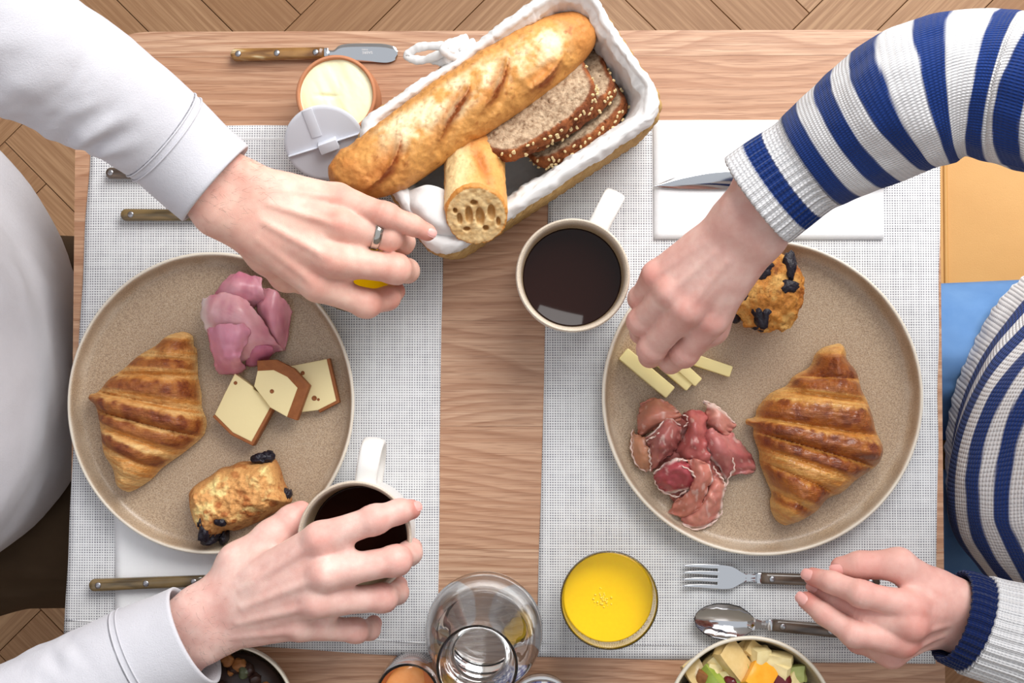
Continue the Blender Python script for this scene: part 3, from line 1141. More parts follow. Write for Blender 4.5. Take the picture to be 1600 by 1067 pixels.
def spoon():
    K = empty('soup_spoon', U(1200, 975, .0016), 'polished steel spoon with a deep bowl beside the fruit salad', 'spoon')
    B, ux, uy, rz = handle(K, (1385, 992), (1205, 975), .0018, .0115, MAT['darkhorn'])
    bolster(K, B, ux, uy, .002, .0095, .004)
    # neck + bowl as one dished sheet
    Lb = .0505
    n, m = 60, 25
    V = []
    for i in range(n):
        s = .003 + (.066 - .003) * i / (n - 1)
        if s < .016:
            w = float(np.interp(s, [.003, .010, .016], [.0036, .0032, .0048])); dep = 0
        else:
            u = (s - .016) / .050
            w = float(np.interp(u, [0, .1, .25, .45, .65, .82, .93, .98, 1.0], [.0048, .0092, .0136, .0152, .0146, .0116, .0076, .0042, .0006]))
            dep = .0085 * math.sin(math.pi * min(1, u) ** .9) ** .8
        z = float(np.interp(s, [.003, .016, .03, .066], [.0068, .0118, .0122, .0122]))
        for k in range(m):
            q = 2 * k / (m - 1) - 1
            V.append((*(B[:2] + ux * s + uy * q * w), TZ + z - dep * (1 - q * q)))
    top = np.array(V)
    bot = top - np.array([0, 0, .0011])
    Fg = grid_faces(n, m); N = n * m
    loop = list(range(m)) + [m * j + m - 1 for j in range(1, n)] + [m * (n - 1) + i for i in range(m - 2, -1, -1)] + [m * j for j in range(n - 2, 0, -1)]
    Fs = [tuple(f) for f in Fg] + [tuple((f + N)[::-1]) for f in Fg] + [(loop[i], loop[(i + 1) % len(loop)], loop[(i + 1) % len(loop)] + N, loop[i] + N) for i in range(len(loop))]
    b = build('spoon_bowl', np.vstack([top, bot]), Fs, MAT['steel'], K, auto=60)
    p = U(1191, 973, .0085)
    letters('PARIS', (*U(1190, 970.5, .0082)[:2], TZ + .0092), .0020, rz + math.pi, MAT['etch'], b)
    letters('SABRE', (*U(1191, 974.5, .0082)[:2], TZ + .0092), .0026, rz + math.pi, MAT['etch'], b)


spoon()


# ================================================================ butter pot and its lid
def m_terra():
    t = NT('terracotta')
    n = t.noise(60, 4, .6)
    return t.out(t.mix(n, lin(176, 112, 78), lin(206, 146, 110)), .75, .2, None, t.bump(t.noise(500, 3), .2, .0006))


MAT['terra'] = m_terra()
MAT['butter'] = plain('butter', (246, 238, 196), .4, bump=(70, .3, .002))
MAT['lid'] = plain('white_plastic', (214, 216, 224), .35)


def butter():
    c = U(525, 148, .056)
    R = .0325
    pr = [(0, 0), (.026, 0), (.029, .003), (.0335, .020), (.0345, .035), (R, .050), (R + .0004, .055), (R - .001, .0565), (R - .0025, .0555), (R - .003, .046), (.030, .02), (.02, .008), (0, .008)]
    V, Fs = lathe(smooth_profile(pr, 4).clip(min=0), (c.x, c.y, TZ + .0002), 80)
    o = build('butter_pot', V, Fs, MAT['terra'])
    tag(o, 'small round terracotta pot filled with butter beside the spreader', 'pot')
    r = R - .0027
    n, m = 26, 72
    V = []
    for i in range(n):
        rr = r * i / (n - 1)
        for k in range(m):
            a = 2 * math.pi * k / m
            V.append((c.x + rr * math.cos(a), c.y + rr * math.sin(a), 0))
    V = np.array(V)
    sw = fbm(np.column_stack([V[:, 0] * 90 + V[:, 1] * 40, V[:, 1] * 30, V[:, 0] * 0]), 4)
    rel = np.hypot(V[:, 0] - c.x, V[:, 1] - c.y) / r
    nick = np.exp(-(((V[:, 0] - U(510, 150, .05).x) / .008) ** 2 + ((V[:, 1] - U(510, 151, .05).y) / .0016) ** 2))
    V[:, 2] = TZ + .0535 + .0016 * sw - .002 * nick - .001 * rel ** 6
    V2 = V.copy(); V2[:, 2] = TZ + .03
    Fg = grid_faces(n, m, True)
    N = n * m
    side = [((n - 1) * m + k, (n - 1) * m + (k + 1) % m, (n - 1) * m + (k + 1) % m + N, (n - 1) * m + k + N) for k in range(m)]
    b = build('butter', np.vstack([V, V2]), [tuple(f[::-1]) for f in Fg] + side + [tuple(f + N) for f in Fg], MAT['butter'])
    tag(b, 'pale yellow butter filling the terracotta pot', 'butter')
    # lid leaning on the pot: disc with a cross of ribs on its back
    c = np.array(U(507, 223, .053))
    tilt = math.radians(33)
    ez = np.array([0.10, -math.sin(tilt), math.cos(tilt)]); ez /= np.linalg.norm(ez)
    ex = np.array([1, 0, 0]) - ez[0] * ez; ex /= np.linalg.norm(ex)
    ey = np.cross(ez, ex)
    R = .0325
    fr = lambda V: c + V[:, 0:1] * ex + V[:, 1:2] * ey + V[:, 2:3] * ez
    o = empty('pot_lid', (c[0], c[1], TZ + .002), 'white plastic lid with raised ribs leaning on the butter pot', 'lid')
    V, Fs = lathe([(0, -.002), (R - .001, -.002), (R, -.001), (R, .0005), (R - .0008, .0012), (R - .003, .0014), (0, .0014)], (0, 0, 0), 80)
    build('disc', fr(V), Fs, MAT['lid'], o, auto=40)
    aa = math.radians(14)
    for nm, (x0, y0, x1, y1, w, hh) in (('rib', (-.0035 - .002, .006, -.012, .030, .0085, .0012)), ('rib', (-.030, -.0095, -.002, -.0015, .0008, .0035)), ('rib', (.006, .0015, .030, .0085, .0008, .0035)),
                                        ('tab', (-.004, -.003, .011, .002, .0085, .008))):
        d = np.array([x1 - x0, y1 - y0]); L = np.linalg.norm(d)
        V, Fs = box(((x0 + x1) / 2, (y0 + y1) / 2, .0010), (L, w, hh), .0006, math.atan2(d[1], d[0]))
        build(nm, fr(V), Fs, MAT['lid'], o, auto=40)


butter()
# ================================================================ food on the plates
PF = .0086      # height of the plate's floor above the table


def m_pastry(name, rough, coat):
    t = NT(name)
    n = t.noise(260, 5, .65)
    fl = t.noise(1, 4, .6, t.map((90, 900, 300), (0, 0, -.25)))
    c = t.mix(1.0, t.attr(), t.math('ADD', t.math('MULTIPLY', n, .7), .65), 'MULTIPLY')
    c = t.mix(t.ramp(fl, [(.35, .35), (.55, 0)]), c, lin(170, 96, 38))
    h = t.math('ADD', n, t.math('MULTIPLY', fl, .7))
    return t.out(c, rough, .45, None, t.bump(h, .75, .0022), coat=coat, coatr=.14)


MAT['pastry'] = m_pastry('glazed_pastry', .36, .5)
MAT['mattpastry'] = m_pastry('matt_pastry', .50, .12)
MAT['cake'] = vcol('baked_crumb', .62, .3, (800, .55, .0012), .22, 600)
MAT['crust'] = vcol('bread_crust', .55, .35, (420, .35, .0012), .12, 420)
MAT['ham'] = vcol('cooked_ham', .33, .5, (240, .18, .0008), .05, 120, sss=.25, ssss=.003)
MAT['cured'] = vcol('cured_ham', .30, .5, (320, .30, .0009), .10, 160, sss=.25, ssss=.003)
MAT['berry'] = plain('baked_blueberry', (26, 20, 34), .42, bump=(350, .8, .0016))
MAT['cheese'] = plain('semi_hard_cheese', (238, 220, 166), .42, bump=(300, .15, .0006))
MAT['palecheese'] = plain('pale_cheese', (248, 232, 164), .42, bump=(300, .12, .0006))


def m_rind():
    t = NT('cheese_rind')
    return t.out(t.mix(t.noise(160, 4, .6), lin(120, 66, 34), lin(168, 104, 58)), .6, .3, None, t.bump(t.noise(420, 3), .4, .0008))


MAT['rind'] = m_rind()


def xy(pts, h):
    return np.array([U(x, y, h)[:2] for x, y in pts])


def croissant(outline, lines, spec, ox, oy, sc, label, H=.038, light=(210, 140, 64), dark=(128, 56, 18), pale=(240, 200, 132), R=.026, seed=1, mat='pastry'):
    """outline and band lines in zoomed pixels; spec per band: (bump, dark from, dark to)"""
    hz = PF + .012
    O = xy(crop(outline, ox, oy, sc), hz)
    O = catmull(O, 5, True)
    Ls = [xy(crop(l, ox, oy, sc), hz) for l in lines]

    def band(x, y):
        ds = []
        for a, b in Ls:
            e = (b - a) / np.linalg.norm(b - a)
            ds.append((x - a[0]) * e[1] - (y - a[1]) * e[0])      # > 0 beyond the line, toward the lower tip
        ds = np.array(ds)
        idx = np.zeros(x.shape, dtype=int); fr = np.zeros(x.shape)
        idx[:] = -1
        for i in range(len(Ls) - 1):
            m = (ds[i] >= 0) & (ds[i + 1] < 0)
            idx[m] = i
            fr[m] = (ds[i] / (ds[i] - ds[i + 1] + 1e-12))[m]
        last = ds[-1] >= 0
        idx[last] = len(Ls) - 1
        fr[last] = np.clip(ds[-1][last] / .02, 0, 1)
        first = ds[0] < 0
        idx[first] = len(Ls)
        fr[first] = np.clip(-ds[0][first] / .02, 0, 1)
        return idx, fr

    bumps = np.array([s[0] for s in spec]); lo_ = np.array([s[1] for s in spec]); hi_ = np.array([s[2] for s in spec])

    def zadd(x, y, d):
        i, f = band(x, y)
        n = fbm(np.stack([x * 180, y * 180, x * 0], -1), seed)
        n2 = fbm(np.stack([x * 500, y * 500, x * 0], -1), seed + 3, 2)
        lam = vnoise(np.stack([f * 16 + i * 7.3, i * 3.1 + x * 14, x * 0], -1), seed + 5)
        return bumps[i] * 1.3 * (1 - np.abs(2 * np.clip(f, 0, 1) - 1) ** 2.6 - .45) + .0014 * n + .0008 * n2 + .0005 * lam
    V, Q = inflate(O, TZ + PF, H, R, .0011, zadd, .30)
    i, f = band(V[:, 0], V[:, 1])
    nz = fbm(np.column_stack([V[:, 0] * 130, V[:, 1] * 130, V[:, 2] * 130]), seed + 8)
    streak = fbm(np.column_stack([V[:, 0] * 60, V[:, 1] * 420, V[:, 2] * 60]), seed + 9)
    lam = vnoise(np.column_stack([f * 16 + i * 7.3, i * 3.1 + V[:, 0] * 14, V[:, 0] * 0]), seed + 5)
    dk = sstep(lo_[i] - .10, lo_[i] + .12, f + nz * .22) * (1 - sstep(hi_[i] - .1, hi_[i] + .1, f + nz * .15))
    rel = np.clip((V[:, 2] - TZ - PF) / H, 0, 1)
    dk = dk * sstep(.15, .6, rel)
    c = mixc(np.tile(colr(*light), (len(V), 1)), np.tile(colr(*pale), (len(V), 1)), np.clip((1 - dk) * (.35 + streak * .7 + lam * .45) + .35 * (1 - sstep(.2, .55, rel)), 0, 1))
    c = mixc(c, np.tile(colr(*dark), (len(V), 1)), np.clip(dk * (.78 + .6 * nz), 0, 1))
    c = mixc(c, np.tile(colr(112, 48, 14), (len(V), 1)), np.clip(dk * sstep(.05, .45, nz), 0, .65))
    o = build('croissant', V, Q, MAT[mat], col=c)
    tag(o, label, 'croissant', 'croissants on the plates')


# the paler croissant by the pink ham
croissant([(640, 68), (685, 95), (690, 150), (710, 180), (716, 330), (737, 440), (740, 520), (766, 590), (762, 655), (735, 705), (620, 800), (500, 885), (440, 950), (345, 1012), (290, 1026), (230, 990),
           (205, 890), (150, 790), (130, 640), (104, 520), (66, 480), (66, 440), (100, 432), (135, 405), (185, 345), (270, 285), (335, 225), (395, 185), (465, 145), (520, 95), (590, 70)],
          [((300, 208), (720, 248)), ((200, 318), (720, 335)), ((110, 415), (745, 540)), ((60, 515), (760, 700)), ((110, 600), (640, 800)), ((130, 720), (520, 905)), ((190, 860), (430, 990))],
          [(.0045, .0, .55), (.0055, .18, .72), (.0075, .30, 1.05), (.0045, .12, .80), (.0048, .35, .95), (.003, 2, 3), (.002, 2, 3), (.0035, .35, .8)], 120, 500, 3.81,
          'matt golden croissant with brown bands lying beside the pink ham', .036, seed=2, mat='mattpastry')
# the glossy one
croissant([(500, 60), (548, 52), (575, 80), (585, 135), (635, 200), (660, 290), (690, 350), (720, 440), (735, 505), (772, 590), (768, 645), (735, 700), (640, 765), (560, 835), (480, 870), (430, 930), (350, 980),
           (290, 1002), (235, 1000), (190, 945), (178, 880), (185, 835), (150, 750), (125, 680), (120, 620), (92, 540), (90, 495), (55, 480), (55, 448), (100, 436), (115, 385), (185, 310), (265, 272), (300, 225),
           (385, 175), (415, 110), (455, 75)],
          [((330, 225), (680, 245)), ((220, 300), (710, 365)), ((60, 432), (760, 540)), ((60, 505), (760, 710)), ((110, 590), (630, 770)), ((120, 660), (560, 850)), ((160, 810), (430, 945))],
          [(.005, .10, .72), (.006, .30, .98), (.0075, .25, 1.05), (.0045, .15, .85), (.0025, 2, 3), (.0055, .10, .75), (.003, .05, .3), (.004, -.2, .9)], 1150, 520, 3.335,
          'glossy golden brown croissant lying beside the cured ham', .042, (208, 132, 52), (138, 60, 16), (234, 184, 104), .029, seed=6)


# ---- the little blueberry loaf
def berry(parent, px, py, h, r, seed):
    c = np.array(U(px, py, h))
    t = np.linspace(0, np.pi, 12); p = np.linspace(0, 2 * np.pi, 18, endpoint=False)
    D = np.stack([np.sin(t)[:, None] * np.cos(p), np.sin(t)[:, None] * np.sin(p), np.repeat(np.cos(t)[:, None], 18, 1)], -1).reshape(-1, 3)
    k = 1 + .75 * fbm(D * 2.2 + seed * 7.7, seed)
    V = c + D * k[:, None] * np.array(r)
    build('blueberry', V, grid_faces(12, 18, True)[:, ::-1].copy(), MAT['berry'], parent)


def blueberry_loaf():
    O = crop([(80, 460), (150, 380), (300, 290), (400, 215), (500, 195), (600, 150), (730, 145), (800, 130), (900, 125), (975, 125), (1030, 230), (1060, 340), (1110, 450), (1150, 560), (1080, 620), (960, 690), (800, 780), (640, 850),
              (540, 880), (470, 870), (420, 920), (330, 965), (260, 950), (180, 870), (130, 780), (90, 650), (78, 540)], 280, 700, 6.67)
    P = catmull(xy(O, PF + .018), 4, True)

    def zadd(x, y, d):
        q = np.stack([x, y, x * 0], -1)
        n = fbm(q * 110, 5, 2); n2 = fbm(q * 420, 8, 3)
        return .0045 * n + .0022 * n2
    V, Q = inflate(P, TZ + PF, .036, .016, .0009, zadd, .15)
    q = V * 1.0
    n = fbm(q * 95, 21); n2 = fbm(q * 420, 22); n3 = fbm(q * 160, 25)
    rel = (V[:, 2] - TZ - PF) / .038
    ax = U(300, 800, 0); bx = U(440, 760, 0)
    dd = np.array([bx.x - ax.x, bx.y - ax.y]); dd /= np.linalg.norm(dd)
    lat = (V[:, 0] - ax.x) * dd[1] - (V[:, 1] - ax.y) * dd[0]          # + toward the lower side
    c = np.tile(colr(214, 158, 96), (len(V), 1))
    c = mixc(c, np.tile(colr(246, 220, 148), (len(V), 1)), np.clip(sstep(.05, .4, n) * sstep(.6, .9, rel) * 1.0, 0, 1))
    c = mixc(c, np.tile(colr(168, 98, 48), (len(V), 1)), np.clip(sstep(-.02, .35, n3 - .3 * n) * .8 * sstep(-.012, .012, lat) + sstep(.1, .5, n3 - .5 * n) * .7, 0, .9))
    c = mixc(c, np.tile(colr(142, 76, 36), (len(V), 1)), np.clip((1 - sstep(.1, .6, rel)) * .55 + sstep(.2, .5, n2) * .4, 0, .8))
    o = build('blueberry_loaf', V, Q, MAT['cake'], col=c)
    tag(o, 'small oblong blueberry cake loaf by the thumb holding the mug', 'cake')
    for k, (x, y, h, r) in enumerate([(850, 115, .027, (.0085, .0045, .006)), (930, 95, .026, (.005, .005, .006)), (265, 850, .035, (.0050, .0105, .007)), (235, 760, .036, (.0035, .007, .006)),
                                      (435, 750, .041, (.0058, .0050, .004)), (330, 930, .022, (.0085, .006, .010)), (465, 910, .014, (.004, .0075, .010)), (1125, 490, .020, (.0035, .0065, .006))]):
        berry(o, 280 + x / 6.67, 700 + y / 6.67, h - .001, r, k)


blueberry_loaf()


def muffin():
    c = np.array(U(1200, 455, PF + .034))
    R = .0305
    z0 = TZ + PF

    def f(X, Y, Z):
        p = np.stack([X, Y, Z], -1)
        n = fbm(p * 120, 3, 2); n2 = fbm(p * 450, 4, 2)
        r = np.hypot(X - c[0], Y - c[1]); z = Z - z0
        top = ell(X, Y, Z, (c[0], c[1], z0 + .028), (R * 1.0, R * 1.08, .0165))
        lowr = .0205 + .0055 * np.clip(z / .03, 0, 1)
        low = np.maximum(r - lowr, np.maximum(-z, z - .03))
        return smin(top, low, .004) - .0030 * n - .0014 * n2
    V, Q = surfnets(f, (c[0] - .040, c[1] - .040, z0 - .003), (c[0] + .040, c[1] + .040, z0 + .053), .0010)
    V[:, 2] = np.maximum(V[:, 2], z0)
    n = fbm(V * 100, 31); n2 = fbm(V * 420, 32)
    rel = (V[:, 2] - z0) / .045
    cc = np.tile(colr(206, 138, 62), (len(V), 1))
    cc = mixc(cc, np.tile(colr(160, 90, 34), (len(V), 1)), np.clip(sstep(-.05, .35, n) * .9, 0, 1))
    cc = mixc(cc, np.tile(colr(236, 190, 112), (len(V), 1)), np.clip(sstep(.1, .4, -n) * .7, 0, 1))
    cc = mixc(cc, np.tile(colr(112, 56, 22), (len(V), 1)), np.clip(sstep(.15, .5, n2) * .7, 0, .8))
    o = build('blueberry_muffin', V, Q, MAT['cake'], col=cc)
    tag(o, 'round golden blueberry muffin half hidden behind the picking hand', 'muffin')
    for k, (x, y, h, r) in enumerate([(415, 345, .046, (.0085, .0085, .005)), (690, 330, .043, (.006, .013, .006)), (660, 520, .046, (.009, .0065, .005)), (400, 790, .044, (.007, .0115, .006)), (225, 610, .044, (.005, .005, .004)),
                                      (370, 880, .036, (.006, .008, .006)), (125, 840, .030, (.005, .005, .006))]):
        berry(o, 1130 + x / 6.67, 370 + y / 6.67, PF + h - .0065, (r[0] * 1.08, r[1], r[2] * .9), 20 + k)


muffin()


# ---- cheese
def wedge(px, h0, thick, rind_edges, mat, rindw=.0028, group=None, label=None, holes=()):
    """a flat piece of cheese over a pixel outline; rind strips on the listed edges"""
    P = np.array([U(x, y, h0 + thick)[:2] for x, y in px])
    P = ccw(P)
    order = np.array([U(x, y, h0 + thick)[:2] for x, y in px])
    o = empty('cheese_piece', (*P.mean(0), TZ + h0), label, 'cheese', group)
    # shrink the body on rind edges by moving it: simply build the body, then rind strips outside it
    V, Fs = prism(P, TZ + h0, TZ + h0 + thick, .0006)
    bd = build('body', V, Fs, mat, o, auto=45)
    cen = P.mean(0)
    chain = [rind_edges[0][0]] + [e[1] for e in rind_edges]
    pts = order[chain]
    off = []
    for k in range(len(pts)):
        ns = []
        for (p, q) in ((k - 1, k), (k, k + 1)):
            if p < 0 or q >= len(pts): continue
            e = (pts[q] - pts[p]) / np.linalg.norm(pts[q] - pts[p])
            nr = np.array([e[1], -e[0]])
            if np.dot(nr, (pts[p] + pts[q]) / 2 - cen) < 0: nr = -nr
            ns.append(nr)
        m = sum(ns); m = m / max((m @ ns[0]), .3) if len(ns) > 1 else m
        off.append(m)
    off = np.array(off)
    V, Fs = prism(np.vstack([pts - off * .0004, (pts + off * rindw)[::-1]]), TZ + h0 - .0003, TZ + h0 + thick - .0004, .0004)
    build('rind', V, Fs, MAT['rind'], o, auto=45)
    for (x, y, r) in holes:
        c = U(x, y, h0 + thick)
        V, Fs = lathe([(0, 0), (r * .6, -.0001), (r, .0003), (r * .75, .0004), (r * .5, .00015), (0, .0001)], (c.x, c.y, TZ + h0 + thick - .0001), 12)
        build('hole', V, Fs, MAT['rind'], o)


cz = lambda pts: crop(pts, 310, 415, 3.743)
wedge(cz([(515, 592), (750, 546), (806, 790), (700, 845), (565, 862), (545, 760)]), PF, .010, [(1, 2), (2, 3)], MAT['cheese'], .0024, 'brown rind cheese pieces', 'square cheese piece with small holes furthest from the croissant',
      [crop([(678, 775)], 310, 415, 3.743)[0] + (.0022,), crop([(702, 783)], 310, 415, 3.743)[0] + (.0012,), crop([(610, 628)], 310, 415, 3.743)[0] + (.0018,)])
wedge(cz([(325, 705), (345, 615), (440, 610), (520, 650), (580, 715), (518, 885), (420, 830)]), PF + .0108, .012, [(1, 2), (2, 3), (3, 4), (4, 5)], MAT['cheese'], .0085, 'brown rind cheese pieces', 'middle cheese piece with a broad brown rind lying on the next',
      [crop([(430, 735)], 310, 415, 3.743)[0] + (.0018,)])
wedge(cz([(212, 632), (318, 708), (322, 722), (438, 795), (310, 1030), (200, 975), (95, 870), (150, 755)]), PF + .004, .014, [(3, 4), (4, 5), (5, 6)], MAT['cheese'], .0026, 'brown rind cheese pieces', 'largest cheese piece with a thin rind nearest the croissant',
      [crop([(217, 686)], 310, 415, 3.743)[0] + (.0016,)])


def stick(a, b, w, h0, thick, label):
    A, B = np.array(U(*a, h0 + thick)), np.array(U(*b, h0 + thick))
    d = B - A; L = np.linalg.norm(d[:2]); rz = math.atan2(d[1], d[0])
    c = (A + B) / 2
    V, Fs = box((c[0], c[1], TZ + h0), (L, w, thick), .0012, rz)
    # a slight taper and bow so the sticks look cut by hand
    s = (V[:, :2] - c[:2]) @ np.array([math.cos(rz), math.sin(rz)]) / L
    V[:, 2] = TZ + h0 + (V[:, 2] - TZ - h0) * (1 - .12 * s)
    o = build('cheese_stick', V, Fs, MAT['palecheese'], auto=45)
    tag(o, label, 'cheese', 'pale cheese sticks')


stick((974, 552), (1048, 614), .0118, PF, .012, 'pale cheese stick lying nearest the plate rim by the cured ham')
stick((1012, 548), (1078, 605), .0085, PF, .011, 'pale cheese stick under the picking fingertips, second from the rim')
stick((1034, 545), (1092, 598), .0090, PF, .0125, 'pale cheese stick under the picking fingertips, third from the rim')
stick((1080, 560), (1143, 581), .0095, PF, .009, 'short pale cheese stick lying nearest the muffin')


# ---- ham
def sheet(rows, thick, mat, colf, name, label, cat, group, res=10, seed=0, rag=.0012, wave=.0015):
    """a folded slice: rows of control points (px, py, h)"""
    C = np.array([[U(*p)[:] for p in r] for r in rows], dtype=float)
    A = np.array([catmull(r, res) for r in C])
    G = np.array([catmull(A[:, j], res) for j in range(A.shape[1])]).transpose(1, 0, 2)
    n, m, _ = G.shape
    u = np.linspace(0, 1, n)[:, None] * np.ones((1, m)); v = np.linspace(0, 1, m)[None] * np.ones((n, 1))
    edge = np.minimum(np.minimum(u, 1 - u), np.minimum(v, 1 - v))
    q = G * 1.0
    G = G + np.stack([fbm(q * 230 + 9, seed), fbm(q * 230 + 31, seed + 1), 0 * u], -1) * rag * (1 - sstep(0, .12, edge))[..., None] * 2
    G[..., 2] += wave * fbm(q * 90, seed + 2) + wave * .5 * fbm(q * 240, seed + 4)
    if mat is MAT['cured']:
        rg = 1 - 2.6 * np.abs(fbm(np.stack([q[..., 0] * 75 + q[..., 1] * 40, q[..., 1] * 75 - q[..., 0] * 40, q[..., 2] * 0], -1), seed + 6, 2))
        G[..., 2] += .0026 * np.clip(rg, -.4, 1) * sstep(0, .2, edge) + .0022 * np.sin(28 * u + 9 * v + seed) * (1 - sstep(0, .22, edge))
    G[..., 2] = np.maximum(G[..., 2], TZ + PF + .0008)
    gu = np.gradient(G, axis=0); gv = np.gradient(G, axis=1)
    N = np.cross(gu, gv); N /= np.linalg.norm(N, axis=2)[..., None] + 1e-12
    top = (G + N * thick / 2).reshape(-1, 3); bot = (G - N * thick / 2).reshape(-1, 3)
    Fg = grid_faces(n, m); K = n * m
    loop = list(range(m)) + [m * j + m - 1 for j in range(1, n)] + [m * (n - 1) + i for i in range(m - 2, -1, -1)] + [m * j for j in range(n - 2, 0, -1)]
    side = np.array([(loop[i], loop[(i + 1) % len(loop)], loop[(i + 1) % len(loop)] + K, loop[i] + K) for i in range(len(loop))])
    Q = np.vstack([Fg, (Fg + K)[:, ::-1], side[:, ::-1]])
    c = colf(u.ravel(), v.ravel(), edge.ravel(), G.reshape(-1, 3))
    o = build(name, np.vstack([top, bot]), Q, mat, col=np.vstack([c, c]))
    tag(o, label, cat, group)
    return o


def hamcol(a=(228, 160, 172), b=(202, 122, 142), fat=(244, 226, 226), fatside=None):
    def f(u, v, e, G):
        n = fbm(G * 60, 41); n2 = fbm(G * np.array([300, 60, 100]), 42)
        c = mixc(np.tile(colr(*a), (len(u), 1)), np.tile(colr(*b), (len(u), 1)), np.clip(.45 + n * 1.2 + n2 * .6, 0, 1))
        if fatside is not None:
            w = {'u0': u, 'u1': 1 - u, 'v0': v, 'v1': 1 - v}[fatside]
            c = mixc(c, np.tile(colr(*fat), (len(u), 1)), 1 - sstep(.04, .30, w + n * .08))
        return c
    return f


def hc(rows):
    return [[(310 + x / 3.743, 415 + y / 3.743, PF + h) for x, y, h in r] for r in rows]


HG = 'folded slices of pink ham'
sheet(hc([[(190, 60, .012), (240, 40, .018), (310, 60, .014), (370, 75, .020)], [(130, 110, .016), (220, 110, .030), (320, 120, .026), (375, 150, .026)], [(100, 170, .014), (200, 180, .026), (290, 190, .024), (385, 195, .020)],
          [(110, 230, .006), (200, 250, .010), (300, 260, .012), (350, 230, .010)]]), .0016, MAT['ham'], hamcol((230, 166, 178), (204, 124, 146)), 'ham_slice', 'pink ham slice folded topmost toward the plate rim', 'ham', HG, seed=1)
sheet(hc([[(385, 130, .010), (440, 140, .018), (500, 200, .014), (545, 255, .006)], [(340, 230, .016), (420, 250, .026), (480, 300, .022), (530, 340, .008)], [(370, 330, .016), (430, 370, .024), (470, 410, .018), (515, 430, .006)],
          [(400, 430, .006), (440, 460, .010), (480, 480, .010), (505, 500, .003)]]), .0016, MAT['ham'], hamcol((228, 160, 172), (200, 120, 140)), 'ham_slice', 'pink ham slice folded on the side nearest the ringed hand', 'ham', HG, seed=5)
sheet(hc([[(30, 190, .010), (110, 165, .022), (210, 150, .026), (250, 180, .020)], [(15, 290, .010), (90, 270, .030), (220, 240, .038), (320, 255, .028)], [(50, 370, .014), (150, 360, .034), (280, 330, .040), (390, 350, .026)],
          [(90, 470, .014), (180, 470, .030), (320, 430, .036), (450, 440, .022)], [(110, 580, .006), (210, 570, .014), (340, 540, .016), (500, 490, .008)]]), .0018, MAT['ham'], hamcol((238, 186, 190), (212, 138, 154), fatside='v0'),
      'ham_slice', 'pink ham slice with white fat edge folded across the middle', 'ham', HG, seed=9)
sheet(hc([[(50, 365, .030), (140, 345, .042), (225, 345, .044), (270, 342, .040)], [(65, 440, .028), (150, 420, .044), (230, 410, .046), (300, 395, .040)], [(85, 520, .022), (150, 510, .038), (210, 500, .040), (262, 480, .036)],
          [(100, 600, .012), (140, 560, .030), (190, 548, .036), (245, 548, .034)], [(120, 630, .004), (170, 636, .010), (220, 632, .010), (280, 605, .006)]]), .0018, MAT['ham'], hamcol((226, 158, 176), (206, 130, 152)),
      'ham_slice', 'pink ham slice curled into an open roll near the cheese', 'ham', HG, seed=13)
sheet(hc([[(270, 480, .024), (330, 465, .030), (430, 470, .024)], [(280, 520, .020), (340, 510, .026), (440, 500, .018)], [(270, 590, .006), (330, 585, .008), (410, 545, .006)]]), .0015, MAT['ham'], hamcol((212, 130, 156), (190, 104, 130)),
      'ham_slice', 'small crumpled pink ham slice between the open roll and the cheese', 'ham', HG, seed=17)


def curcol(a=(196, 120, 110), b=(160, 74, 72), fat=(238, 214, 204), sides=('u0',), w=.10, tan=0.0):
    def f(u, v, e, G):
        n = fbm(G * 70, 51); n2 = fbm(G * np.array([420, 120, 100]), 52)
        c = mixc(np.tile(colr(*a), (len(u), 1)), np.tile(colr(*b), (len(u), 1)), np.clip(.36 + n * 1.0 + n2 * .6, 0, 1))
        c = mixc(c, np.tile(colr(206, 150, 116), (len(u), 1)), np.clip(tan + n * .3, 0, .8) * (tan > 0))
        for s in sides:
            q = {'u0': u, 'u1': 1 - u, 'v0': v, 'v1': 1 - v}[s]
            c = mixc(c, np.tile(colr(*fat), (len(u), 1)), (1 - sstep(w * .5, w * 1.6, q + n * .10)) * .9)
        c = mixc(c, np.tile(colr(236, 206, 196), (len(u), 1)), np.clip(sstep(.28, .40, n2) * .5, 0, 1))
        return c
    return f


def cc_(rows):
    return [[(980 + x / 4.268, 600 + y / 4.268, PF + h) for x, y, h in r] for r in rows]


CG = 'ruffled slices of cured ham'
sheet(cc_([[(250, 230, .004), (420, 220, .008), (600, 260, .006), (700, 350, .003)], [(180, 380, .006), (380, 380, .016), (560, 400, .016), (740, 440, .004)], [(180, 540, .005), (380, 540, .016), (540, 560, .014), (700, 560, .004)],
           [(240, 680, .003), (400, 680, .010), (520, 700, .010), (620, 660, .003)], [(330, 820, .002), (420, 850, .004), (520, 850, .003), (580, 800, .002)]]), .0012, MAT['cured'], curcol((190, 116, 106), (164, 84, 80), sides=('v1',), w=.06),
      'cured_ham_slice', 'broad cured ham slice spread flat under the whole pile', 'ham', CG, seed=21)
sheet(cc_([[(90, 130, .010), (190, 90, .016), (270, 130, .012)], [(75, 200, .014), (180, 170, .028), (340, 180, .018)], [(70, 300, .014), (170, 240, .030), (350, 220, .022)], [(100, 350, .008), (200, 300, .020), (330, 280, .014)]]), .0012, MAT['cured'],
      curcol((190, 116, 104), (156, 86, 80), sides=(), tan=.3), 'cured_ham_slice', 'cured ham slice with a smooth fold nearest the cheese sticks', 'ham', CG, seed=1)
